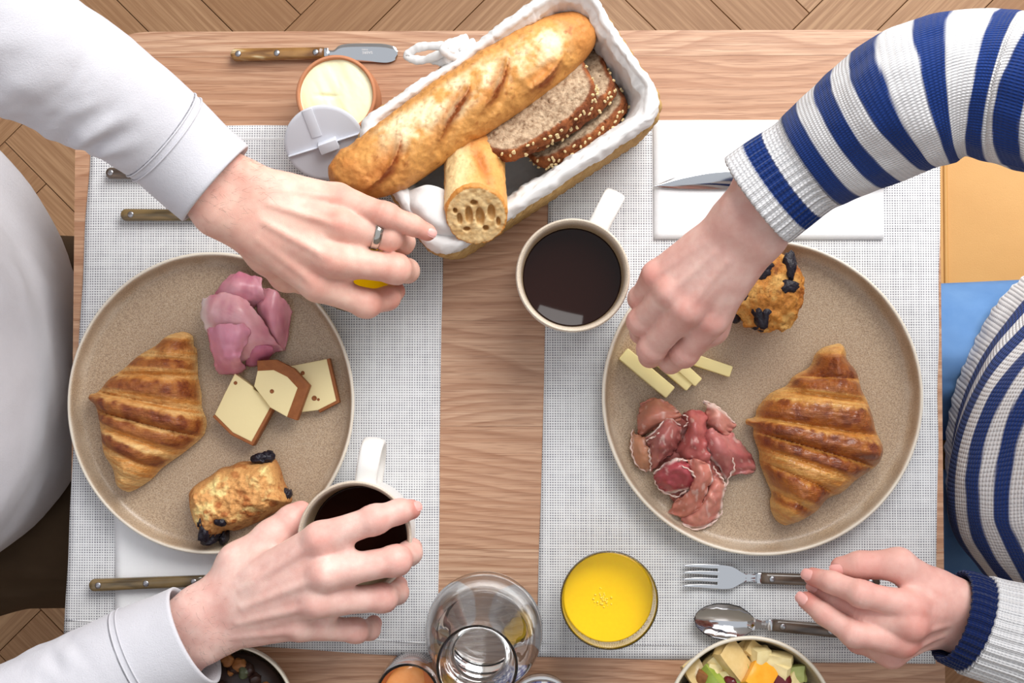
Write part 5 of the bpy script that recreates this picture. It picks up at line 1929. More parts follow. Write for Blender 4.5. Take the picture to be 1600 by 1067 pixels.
def baguette_end():
    a = np.array(U(741, 228, .072)); b = np.array(U(744, 344, .108))
    d = b - a; L = np.linalg.norm(d); d /= L
    up = np.array([0, 0, 1.0]) - d[2] * d; up /= np.linalg.norm(up)
    sx = np.cross(d, up)
    cutn = d * .80 + up * .45 + sx * .0; cutn /= np.linalg.norm(cutn)
    cutp = b - d * .004
    holes = [((-.012, .003), (.0032, .0070)), ((-.003, .000), (.0036, .0080)), ((.0055, .002), (.0030, .0074)), ((.013, -.001), (.0022, .005)), ((-.017, -.005), (.0018, .004)), ((.001, .012), (.003, .0025)), ((-.007, -.010), (.0025, .0025)),
             ((.008, -.010), (.003, .002)), ((.016, .006), (.0018, .0025))]
    cu = np.cross(sx, cutn); cu /= np.linalg.norm(cu)
    if cu[2] < 0: cu = -cu

    def f(X, Y, Z):
        p = np.stack([X, Y, Z], -1)
        t = ((X - a[0]) * d[0] + (Y - a[1]) * d[1] + (Z - a[2]) * d[2])
        rad = .0150 + .0092 * np.clip((t + .012) / .03, 0, 1) ** .6
        tt = np.clip(t, 0, L + .03)
        rx = ((X - a[0] - tt * d[0]) * sx[0] + (Y - a[1] - tt * d[1]) * sx[1] + (Z - a[2] - tt * d[2]) * sx[2])
        ru = ((X - a[0] - tt * d[0]) * up[0] + (Y - a[1] - tt * d[1]) * up[1] + (Z - a[2] - tt * d[2]) * up[2])
        rt = t - tt
        r = np.sqrt(rx ** 2 + (ru * 1.12) ** 2 + rt ** 2) - rad
        groove = .0030 * np.exp(-((rx + .004 + .3 * (t - .03)) / .004) ** 2) * np.exp(-((t - .036) / .017) ** 2) * (ru > 0)
        mk = np.abs(r) < .007
        n = np.zeros(X.shape)
        n[mk] = .0016 * fbm(p[mk] * 110, 91, 2) + .0008 * fbm(p[mk] * 330, 92, 2)
        r = r + groove - n
        c = (X - cutp[0]) * cutn[0] + (Y - cutp[1]) * cutn[1] + (Z - cutp[2]) * cutn[2]
        mk = np.abs(c) < .004
        n3 = np.zeros(X.shape)
        n3[mk] = .0012 * fbm(p[mk] * 420, 93, 2)
        s = smax(r, c + n3, .0012)
        for (hx, hy), (ra, rb) in holes:
            hc_ = cutp + sx * hx + cu * (hy - .001)
            qx = (X - hc_[0]) * sx[0] + (Y - hc_[1]) * sx[1] + (Z - hc_[2]) * sx[2]
            qy = (X - hc_[0]) * cu[0] + (Y - hc_[1]) * cu[1] + (Z - hc_[2]) * cu[2]
            qz = c
            e = (np.sqrt((qx / ra) ** 2 + (qy / rb) ** 2 + (qz / .006) ** 2) - 1) * min(ra, .004)
            s = smax(s, -e, .0008)
        return s
    lo = np.minimum(a, b) - .034; hi = np.maximum(a, b) + .036
    V, Q = surfnets(f, lo, hi, .0010)
    cd = (V - cutp) @ cutn
    t = (V - a) @ d
    rx = (V - a - t[:, None] * d) @ sx; ru = (V - a - t[:, None] * d) @ up
    rr = np.sqrt(rx ** 2 + (ru * 1.12) ** 2)
    n = fbm(V * 80, 94); n2 = fbm(V * 300, 95)
    c = mixc(np.tile(colr(222, 164, 92), (len(V), 1)), np.tile(colr(242, 216, 160), (len(V), 1)), np.clip(sstep(-.004, .010, rx + n * .006) * sstep(0, .01, ru) * 1.0, 0, 1))
    c = mixc(c, np.tile(colr(190, 112, 50), (len(V), 1)), np.clip(np.exp(-((rx + .005 + .3 * (t - .03)) / .006) ** 2) * np.exp(-((t - .036) / .02) ** 2) * (ru > 0) + (1 - sstep(.0, .02, t)) * .6 + sstep(.25, .5, n2) * .4, 0, .95))
    crumb = mixc(np.tile(colr(232, 200, 146), (len(V), 1)), np.tile(colr(196, 148, 88), (len(V), 1)), np.clip(.35 + n2 * 1.0 + sstep(-.001, -.005, cd) * .7, 0, 1))
    isc = ((cd > -.0022) | ((cd > -.0075) & (rr < .0195))) & (rr < .0232)
    c = np.where(isc[:, None], crumb, c)
    c = np.where(((cd > -.003) & (rr >= .0228))[:, None], colr(206, 140, 68), c)
    o = build('baguette_end', V, Q, MAT['crust'], col=c)
    tag(o, 'short baguette end with its holey cut crumb facing the mug', 'bread')


baguette_end()

# ---- dark seeded slices leaning against the side of the basket
MAT['rye'] = vcol('rye_bread', .75, .2, (700, .8, .0015), .16, 500)
MAT['sesame'] = plain('sesame_seed', (232, 204, 150), .5)


def slice_(cx, cy, h, tilt, wid, dep, label, seed, turn=0.0):
    c = np.array(U(480 + cx / 2.602, cy / 2.602, h))
    A_, B_ = U(480 + 1170 / 2.602, 290 / 2.602, h), U(480 + 800 / 2.602, 580 / 2.602, h)
    ax = np.array([A_.x - B_.x, A_.y - B_.y, 0]); ax /= np.linalg.norm(ax)
    cr, sr = math.cos(turn), math.sin(turn)
    ax = np.array([ax[0] * cr - ax[1] * sr, ax[0] * sr + ax[1] * cr, 0])
    out = np.array([ax[1], -ax[0], 0])            # toward the lower right
    up = out * math.cos(tilt) + np.array([0, 0, math.sin(tilt)])       # in the slice, toward its top crust
    nr = np.cross(ax, up)
    if nr[2] < 0: nr = -nr
    th = .0125
    O = np.array([(-.5, -.5), (-.52, .1), (-.50, .36), (-.40, .48), (-.2, .53), (.05, .54), (.28, .50), (.44, .40), (.50, .20), (.49, -.5)]) * np.array([wid, dep])
    O = catmull(O, 5, True)

    def f(X, Y, Z):
        p = np.stack([X, Y, Z], -1)
        x, y = X[:, :, 0], Y[:, :, 0]
        sd = sd_poly(x, y, O)
        n = .0016 * fbm(p * 130, seed, 2) + .0012 * fbm(p * 420, seed + 3, 2)
        bub = fbm(p * 300, seed + 7, 2)
        g = smax(-sd[:, :, None], np.abs(Z) - th / 2, .003)
        return g + n + .0022 * sstep(.22, .5, bub)
    V, Q = surfnets(f, (O[:, 0].min() - .005, O[:, 1].min() - .005, -th / 2 - .004), (O[:, 0].max() + .005, O[:, 1].max() + .005, th / 2 + .004), .0011)
    sd = sd_poly(V[:, 0], V[:, 1], O)
    n = fbm(V * 120, seed + 11); n2 = fbm(V * 420, seed + 12)
    crumb = mixc(np.tile(colr(204, 178, 148), (len(V), 1)), np.tile(colr(140, 110, 84), (len(V), 1)), np.clip(.35 + n2 * 1.3 + n * .4, 0, 1))
    crust = mixc(np.tile(colr(118, 64, 38), (len(V), 1)), np.tile(colr(170, 100, 56), (len(V), 1)), np.clip(.4 + n * 1.6 + n2 * .6, 0, 1))
    k = 1 - sstep(.0015, .0042, sd + n * .003)
    col = mixc(crumb, crust, k)
    W = c + V[:, 0:1] * ax + V[:, 1:2] * up + V[:, 2:3] * nr
    o = build('rye_slice', W, Q, MAT['rye'], col=col)
    tag(o, label, 'bread', 'dark seeded bread slices')
    rnd = random.Random(seed)
    sd_ = chunk(1, (1, 1, 1), 0, .0, 4)
    bl = []
    for k in range(56):
        i = rnd.randrange(len(O) - 1)
        p = O[i]
        if p[1] < .0: continue
        z = rnd.uniform(-.45, .48) * th
        v = sd_[0] * np.array([.0030, .0019, .0013]) @ rotm(0, 0, rnd.uniform(0, 3)).T
        base = c + (p[0]) * ax + (p[1] + .0006) * up + z * nr
        nn = up
        t2 = np.cross(nn, nr)
        bl.append((base + v[:, 0:1] * t2 + v[:, 1:2] * nr + v[:, 2:3] * nn, sd_[1]))
    V, Fs = join(bl)
    s = build('sesame', V, Fs, MAT['sesame'], o)
    tag(s, kind='stuff')


slice_(1062, 468, .052, math.radians(38), .090, .072, 'lowest dark seeded bread slice against the basket side', 203, -.08)
slice_(1003, 402, .062, math.radians(38), .094, .074, 'middle of the three dark seeded bread slices', 207, -.10)
slice_(905, 405, .076, math.radians(34), .098, .086, 'uppermost dark seeded bread slice beside the baguette', 211, -.10)
# ================================================================ people
def m_skin():
    t = NT('skin')
    c = t.attr()
    n = t.noise(90, 4, .65)
    c = t.mix(t.ramp(n, [(.38, .22), (.6, 0)]), c, lin(206, 130, 118))
    fine = t.noise(900, 3, .6)
    cell = t.voro(700, feature='DISTANCE_TO_EDGE')
    h = t.math('ADD', t.math('MULTIPLY', fine, .6), t.math('MULTIPLY', t.ramp(cell, [(0, 0), (.12, 1)]), .5))
    return t.out(c, .46, .35, None, t.bump(h, .16, .0006), sss=.22, sssr=(1, .35, .22), ssss=.006)


MAT['skin'] = m_skin()
MAT['nail'] = plain('fingernail', (236, 176, 168), .25)
MAT['ring'] = plain('dark_steel_ring', (190, 184, 176), .15, 1.0)


def V3(p):
    return np.array(p, dtype=float)


def hand(spec, sc=1.0, fat=1.0, base=(232, 186, 170), red=(214, 132, 120), res=.0013, hair=0):
    """one hand with its forearm. spec: wrist, arm (points up the forearm), fingers {name: [MCP,PIP,DIP,TIP]} and thumb [CMC,MCP,IP,TIP] as (px,py,h)"""
    W = V3(U(*spec['wrist'])); A = [V3(U(*p)) for p in spec['arm']]
    Fg = {k: [V3(U(*p)) for p in v] for k, v in spec['fingers'].items()}
    Th = [V3(U(*p)) for p in spec['thumb']]
    names = ['index', 'middle', 'ring', 'pinky']
    lat = Fg['index'][0] - Fg['pinky'][0]; lat /= np.linalg.norm(lat)
    fwd = (Fg['middle'][0] + Fg['ring'][0]) / 2 - W; fwd /= np.linalg.norm(fwd)
    up = np.cross(lat, fwd); up /= np.linalg.norm(up)
    if up[2] < 0: up = -up
    R0 = {'index': (.0106, .0094, .0082, .0070), 'middle': (.0110, .0098, .0084, .0072), 'ring': (.0104, .0092, .0080, .0069), 'pinky': (.0094, .0080, .0070, .0060)}
    R0 = {k: tuple(q * fat for q in v) for k, v in R0.items()}
    RT = (.0150, .0116 * fat, .0104 * fat, .0080 * fat)
    fa = A[0] - W; fa /= np.linalg.norm(fa)
    flat_ = lat - fa * (lat @ fa); flat_ /= np.linalg.norm(flat_)
    offs = {'index': .0150, 'middle': .0055, 'ring': -.0045, 'pinky': -.0135}
    allp = [W] + A + sum(Fg.values(), []) + Th
    allp = np.array(allp)
    lo = allp.min(0) - .030 * sc; hi = allp.max(0) + .030 * sc
    creases = []
    for k in names:
        m, p, d, t = Fg[k]
        for j, (q, a, b) in enumerate(((p, m, d), (d, p, t))):
            ax = b - a; ax /= np.linalg.norm(ax) + 1e-9
            creases.append((q, ax, .0105 if j == 0 else .008, .00085 if j == 0 else .0005))
    ax = Th[3] - Th[1]; ax /= np.linalg.norm(ax)
    creases.append((Th[2], ax, .010, .0006))

    def f(X, Y, Z):
        big = lambda: np.full(X.shape, .03, dtype=np.float32)
        palm = big()
        ad = lambda s, a, b, ra, rb, k: addcap(s, X, Y, Z, lo, res, a, b, ra, rb, k)
        for k in names:
            s0 = W + lat * offs[k] * sc
            ad(palm, s0, Fg[k][0] - up * .002, .0135 * sc, R0[k][0] * 1.04 * sc, .012 * sc)
        # fleshy underside of the palm
        ad(palm, (W + Fg['index'][0]) / 2 - up * .007, (W + Fg['pinky'][0]) / 2 - up * .008, .0125 * sc, .0125 * sc, .012 * sc)
        # forearm, wider than it is thick
        prev = W
        for i, a in enumerate(A):
            for sgn in (-1, 1):
                ad(palm, prev + flat_ * sgn * spec.get('ww', .0125) * sc, a + flat_ * sgn * spec.get('aw', .0125) * sc, .0180 * sc, spec.get('ar', .0195) * sc, .014 * sc)
            prev = a
        # ball of the thumb
        ad(palm, W + lat * .012 * sc - up * .004, Th[0], .0150 * sc, RT[0] * sc, .012 * sc)
        ad(palm, Th[0], Th[1], RT[0] * sc, RT[1] * sc, .010 * sc)
        ad(palm, Th[1], (Fg['index'][0] + W) / 2, .008 * sc, .010 * sc, .010 * sc)
        for k1, k2 in zip(names[:-1], names[1:]):
            q1 = Fg[k1][0] * .66 + Fg[k1][1] * .34 - up * .002; q2 = Fg[k2][0] * .66 + Fg[k2][1] * .34 - up * .002
            ad(palm, q1, q2, .0072 * sc, .0072 * sc, .006 * sc)
        fin = big()
        for k in names:
            m, p, d, t = Fg[k]
            r = [q * sc for q in R0[k]]
            c = big()
            ad(c, m, p, r[0], r[1], .004 * sc); ad(c, p, d, r[1], r[2], .004 * sc); ad(c, d, t, r[2], r[3], .004 * sc); ad(c, p, p, r[1] * 1.05, r[1] * 1.05, .004 * sc)
            fin = smin(fin, c, .0014)
        th = big()
        ad(th, Th[1], Th[2], RT[1] * sc, RT[2] * sc, .004 * sc); ad(th, Th[2], Th[3], RT[2] * sc, RT[3] * sc, .004 * sc)
        fin = smin(fin, th, .0014)
        s = smin(palm, fin, .0065 * sc)
        # knuckles and the tendons running to them
        for k in names:
            m = Fg[k][0]
            q = m + up * .0028 * sc
            kr = .0095 * sc * (1 if k != 'pinky' else .9)
            ad(s, q, q, kr, kr, .006 * sc)
            w0 = W + lat * offs[k] * sc * .7
            ad(s, w0 * .62 + m * .38 + up * .0122 * sc, m + up * .0098 * sc, .0011 * sc, .0022 * sc, .0045 * sc)
        # wrist bone
        q = W - flat_ * .020 * sc + up * .010 * sc + fa * .008
        ad(s, q, q, .008 * sc, .008 * sc, .010 * sc)
        for (c, ax, wd, amp) in creases:
            sl = tuple(slice(max(0, int((c[d] - 2.2 * wd - lo[d]) / res)), int((c[d] + 2.2 * wd - lo[d]) / res) + 2) for d in range(3))
            dx, dy, dz = X[sl] - c[0], Y[sl] - c[1], Z[sl] - c[2]
            al = dx * ax[0] + dy * ax[1] + dz * ax[2]
            g = np.exp(-(dx * dx + dy * dy + dz * dz) / (wd * 1.25) ** 2)
            s[sl] += (amp * g * (np.exp(-((al - .0019) / .0010) ** 2) + np.exp(-((al + .0019) / .0010) ** 2) + .6 * np.exp(-((al) / .0009) ** 2) - .30)).astype(np.float32)
        return s
    V, Q = surfnets(f, lo, hi, res)
    # one pass of smoothing keeps the surface even
    red_w = np.zeros(len(V))
    for k in names:
        m, p, d, t = Fg[k]
        for q, w, r in ((m + up * .008, .42, .011), (p, .55, .011), (d, .45, .009), (t, .85, .012)):
            red_w = np.maximum(red_w, w * np.exp(-((V - q) ** 2).sum(1) / r ** 2))
    for q, w, r in ((Th[2], .45, .012), (Th[3], .8, .013)):
        red_w = np.maximum(red_w, w * np.exp(-((V - q) ** 2).sum(1) / r ** 2))
    n = fbm(V * 45, 301); n2 = fbm(V * 160, 302)
    red_w = np.clip(red_w * (1 + n * .5) + .22 + .45 * n + .2 * n2, 0, 1)
    c = mixc(np.tile(colr(*base), (len(V), 1)), np.tile(colr(*red), (len(V), 1)), red_w)
    return V, Q, c, dict(W=W, A=A, Fg=Fg, Th=Th, lat=lat, up=up, fwd=fwd, R0=R0, RT=RT, sc=sc)


def nail(parent, H, finger, nrm, wid=.0052, ln=.0060, fw=.0015):
    P = H['Fg'][finger] if finger != 'thumb' else H['Th']
    t, d = P[3], P[2]
    r = (H['R0'][finger][3] if finger != 'thumb' else H['RT'][3]) * H['sc']
    ax = t - d; ax /= np.linalg.norm(ax)
    nrm = V3(nrm); nrm = nrm - ax * (nrm @ ax); nrm /= np.linalg.norm(nrm)
    sd = np.cross(ax, nrm)
    n, m = 15, 13
    top = []
    for i in range(n):
        v = -1 + 2 * i / (n - 1)
        wv = wid * (1 - max(0, abs(v)) ** 4 * (.55 if v < 0 else .45))
        for j in range(m):
            u = -1 + 2 * j / (m - 1)
            a = u * wv / r
            p = t + ax * (fw + v * ln) + sd * math.sin(a) * r + nrm * (math.cos(a) * r + .00055 - .0011 * max(0, v) ** 2 - .0006 * abs(u) ** 4 - .0005 * abs(v) ** 6)
            top.append(p)
    top = np.array(top); bot = top - nrm * .0012
    G = grid_faces(n, m); N = n * m
    loop = list(range(m)) + [m * j + m - 1 for j in range(1, n)] + [m * (n - 1) + i for i in range(m - 2, -1, -1)] + [m * j for j in range(n - 2, 0, -1)]
    Fs = [tuple(x) for x in G] + [tuple((x + N)[::-1]) for x in G] + [(loop[i], loop[(i + 1) % len(loop)], loop[(i + 1) % len(loop)] + N, loop[i] + N) for i in range(len(loop))]
    build('fingernail', np.vstack([top, bot]), Fs, MAT['nail'], parent)


# ---------------------------------------------------------------- the four hands
HA = hand(dict(aw=.007, ar=.0165, wrist=(352, 305, .150), arm=[(290, 255, .165), (220, 195, .190)],
               fingers={'pinky': [(528, 310, .128), (603, 336, .135), (642, 351, .130), (668, 363, .124)],
                        'ring': [(533, 352, .135), (607, 369, .124), (630, 378, .098), (632, 384, .074)],
                        'middle': [(519, 405, .134), (618, 420, .120), (636, 423, .092), (638, 425, .066)],
                        'index': [(496, 445, .122), (572, 474, .106), (606, 466, .088), (618, 455, .070)]},
               thumb=[(418, 395, .112), (448, 428, .090), (474, 436, .074), (490, 424, .058)]), 1.0, 1.12, (240, 200, 182), (214, 138, 122))
HB = hand(dict(aw=.010, ar=.018, wrist=(318, 972, .074), arm=[(262, 1010, .068), (190, 1050, .066)],
               fingers={'index': [(500, 842, .112), (585, 812, .112), (624, 799, .104), (642, 796, .095)],
                        'middle': [(508, 896, .114), (618, 876, .104), (640, 864, .080), (644, 856, .060)],
                        'ring': [(494, 940, .106), (598, 934, .088), (620, 926, .062), (622, 914, .046)],
                        'pinky': [(470, 978, .090), (556, 985, .066), (578, 984, .048), (584, 974, .036)]},
               thumb=[(372, 880, .076), (424, 840, .072), (456, 812, .068), (470, 800, .066)]), 1.0, 1.14, (242, 206, 194), (220, 150, 138))
HC = hand(dict(aw=.007, ar=.0165, wrist=(1172, 352, .158), arm=[(1205, 300, .172), (1240, 255, .190)],
               fingers={'index': [(1112, 500, .118), (1070, 552, .090), (1048, 566, .066), (1042, 566, .046)],
                        'middle': [(1074, 482, .128), (1018, 545, .088), (1016, 556, .062), (1024, 554, .042)],
                        'ring': [(1048, 456, .126), (1001, 502, .092), (1002, 520, .068), (1012, 524, .050)],
                        'pinky': [(1025, 430, .116), (1000, 466, .088), (1004, 482, .070), (1014, 490, .056)]},
               thumb=[(1142, 440, .112), (1112, 512, .088), (1078, 540, .064), (1056, 556, .046)]), .92, 1.18, (240, 202, 190), (218, 144, 132))
HD = hand(dict(aw=.010, ar=.018, wrist=(1482, 958, .072), arm=[(1530, 975, .066), (1590, 1000, .064)],
               fingers={'index': [(1425, 948, .104), (1346, 928, .107), (1300, 910, .092), (1270, 901, .079)],
                        'middle': [(1424, 976, .106), (1350, 958, .090), (1304, 936, .076), (1276, 920, .067)],
                        'ring': [(1410, 1003, .098), (1334, 990, .100), (1288, 960, .088), (1260, 938, .077)],
                        'pinky': [(1392, 1022, .080), (1340, 1002, .060), (1338, 985, .044), (1350, 970, .036)]},
               thumb=[(1462, 920, .080), (1404, 882, .092), (1344, 883, .086), (1314, 886, .080)]), .92, 1.13, (236, 192, 180), (210, 132, 120))


# ---------------------------------------------------------------- clothes
def m_fleece():
    t = NT('sweatshirt')
    n = t.noise(26, 4, .6)
    f = t.noise(900, 3, .7)
    rib = t.wave(1100, .4, 1, None, 1, 'X')
    return t.out(t.mix(n, lin(202, 201, 208), lin(218, 217, 223)), .9, .1, None, t.bump(t.math('ADD', f, t.math('MULTIPLY', n, 2.0)), .35, .0012), sheen=.25)


def m_knit():
    t = NT('striped_knit')
    uv = t.n('UVMap').outputs[0]
    X, Y, _ = t.xyz(uv)
    a = t.math('ABSOLUTE', t.math('SINE', t.math('MULTIPLY', X, math.pi)))
    b = t.math('SINE', t.math('ADD', t.math('MULTIPLY', Y, 2 * math.pi), t.math('MULTIPLY', a, 1.6)))
    h = t.math('ADD', a, t.math('MULTIPLY', b, .35))
    fz = t.noise(1300, 3, .7)
    c = t.mix(t.ramp(h, [(.05, .38), (.6, 0)]), t.attr(), t.mix(1.0, t.attr(), (.45, .45, .5, 1), 'MULTIPLY'))
    return t.out(c, .92, .08, None, t.bump(t.math('ADD', h, t.math('MULTIPLY', fz, .6)), .6, .0012), sheen=.15)


MAT['fleece'] = m_fleece()
MAT['knit'] = m_knit()
NAVY = np.array(lin(28, 56, 122)); CREAM = np.array(lin(234, 233, 234))


def sleeve(pts, h_hw, N=72, step=.0016, foldf=None, flat=.92, inner=.018):
    """pts: (px,py,h,half width px) from the cuff up the arm. returns ring grid, arclength, angle"""
    C = np.array([[*U(*q[:3])[:], q[3] / S(q[2])] if len(q) == 4 else [q[1], q[2], TZ + q[3], q[4]] for q in pts])
    D = catmull(C, 12)
    s = np.concatenate([[0], np.cumsum(np.linalg.norm(np.diff(D[:, :3], axis=0), axis=1))])
    t = np.arange(0, s[-1], step)
    D = np.column_stack([np.interp(t, s, D[:, k]) for k in range(4)])
    T, Sd, Nn = frames(D[:, :3])
    a = np.linspace(0, 2 * np.pi, N, endpoint=False)
    r = D[:, 3][:, None] * np.ones((1, N))
    if foldf is not None:
        r = r + foldf(t[:, None] * np.ones((1, N)), np.ones((len(t), 1)) * a[None])
    V = D[:, None, :3] + r[..., None] * (Sd[:, None] * np.cos(a)[None, :, None] + flat * Nn[:, None] * np.sin(a)[None, :, None])
    return V, t, a, T, D


def tubemesh(V):
    n, m, _ = V.shape
    return V.reshape(-1, 3), grid_faces(n, m, True)


def cuff_lip(V, T, depth=.016, inset_=.0035):
    """turn the open end of a sleeve inward so the cloth shows its thickness"""
    c = V[0].mean(0)
    rows = []
    for k, (d, i) in enumerate(((depth, inset_), (depth * .5, inset_), (.002, inset_ * .9), (-.0012, inset_ * .45))):
        q = V[0] + (c - V[0]) / np.linalg.norm(c - V[0], axis=1)[:, None] * i + T[0] * d
        rows.append(q)
    return np.concatenate([np.array(rows), V], 0)


def torso_rings(rings, N=96):
    """rings (cx, cy, z, ax, ay) in world metres -> loft"""
    R = catmull(np.array(rings, dtype=float), 14 if N < 150 else 40)
    a = np.linspace(0, 2 * np.pi, N, endpoint=False)
    sn = np.sin(a)[None]
    V = np.stack([R[:, 0:1] + R[:, 3:4] * np.cos(a), R[:, 1:2] + np.where(sn > 0, R[:, 4:5], R[:, 5:6]) * sn, np.repeat(R[:, 2:3], N, 1)], -1)
    return V, R, a


def solid_body(caps, res=.008, k=.02):
    P = np.array([p for c in caps for p in (c[0], c[1])])
    rm = max(max(c[2], c[3]) for c in caps)

    def f(X, Y, Z):
        s = np.full(X.shape, .1, dtype=np.float32)
        for a, b, ra, rb in caps:
            addcap(s, X, Y, Z, lo, res, a, b, ra, rb, k)
        return s
    lo = P.min(0) - rm - .03
    return surfnets(f, lo, P.max(0) + rm + .03, res)


def head(c, facing, skin, hairmat, haircol, parent, long=False):
    """a plain head with face and hair, seen only from other viewpoints"""
    c = np.array(c); fx = np.array([facing, 0, 0.0]); fy = np.array([0, facing, 0.0])

    def f(X, Y, Z):
        s = ell(X, Y, Z, c + np.array([-.008 * facing, 0, .03]), (.098, .077, .095))
        s = smin(s, ell(X, Y, Z, c + np.array([.030 * facing, 0, -.045]), (.060, .056, .070)), .03)
        s = smin(s, cap(X, Y, Z, c + np.array([.088 * facing, 0, .005]), c + np.array([.108 * facing, 0, -.030]), .008, .013), .012)
        for sg in (-1, 1):
            s = smin(s, ell(X, Y, Z, c + np.array([-.005 * facing, sg * .078, -.012]), (.022, .010, .032)), .006)
            s = smax(s, -(np.sqrt((X - c[0] - .098 * facing) ** 2 + (Y - c[1] - sg * .032) ** 2 + (Z - c[2] - .012) ** 2) - .014), .012)
            s = smin(s, np.sqrt((X - c[0] - .076 * facing) ** 2 + (Y - c[1] - sg * .032) ** 2 + (Z - c[2] - .010) ** 2) - .013, .004)
        s = smin(s, ell(X, Y, Z, c + np.array([.082 * facing, 0, -.066]), (.012, .024, .009)), .008)
        s = smin(s, cap(X, Y, Z, c + np.array([-.01 * facing, 0, -.07]), c + np.array([-.035 * facing, 0, -.18]), .055, .062), .03)
        return s
    V, Q = surfnets(f, c - np.array([.15, .13, .2]), c + np.array([.16, .13, .16]), .005)
    col = np.tile(colr(*skin), (len(V), 1))
    lip = np.exp(-(((V - (c + np.array([.09 * facing, 0, -.066]))) / np.array([.02, .022, .008])) ** 2).sum(1))
    col = mixc(col, np.tile(colr(190, 104, 100), (len(V), 1)), np.clip(lip, 0, 1))
    for sg in (-1, 1):
        q = ((V - (c + np.array([.088 * facing, sg * .032, .010]))) / np.array([.012, .006, .006])) ** 2
        col = mixc(col, np.tile(colr(52, 40, 34), (len(V), 1)), np.clip(np.exp(-q.sum(1)), 0, 1))

    def g(X, Y, Z):
        s = ell(X, Y, Z, c + np.array([-.018 * facing, 0, .040]), (.104, .087, .102))
        if long: s = smin(s, cap(X, Y, Z, c + np.array([-.05 * facing, 0, .0]), c + np.array([-.075 * facing, 0, -.16]), .07, .05), .03)
        p = np.stack([X, Y, Z], -1)
        s = s + .004 * fbm(p * np.array([60, 60, 12]), 401, 2)
        cut = -(X - c[0] - .055 * facing) * facing - .35 * (Z - c[2] - .05)
        return smax(s, -cut, .01)
    Vh, Qh = surfnets(g, c - np.array([.17, .14, .25]), c + np.array([.17, .14, .17]), .006)
    return V, Q, col, Vh, Qh


MAT['hair'] = plain('dark_hair', (54, 38, 28), .55, bump=(160, .6, .003))


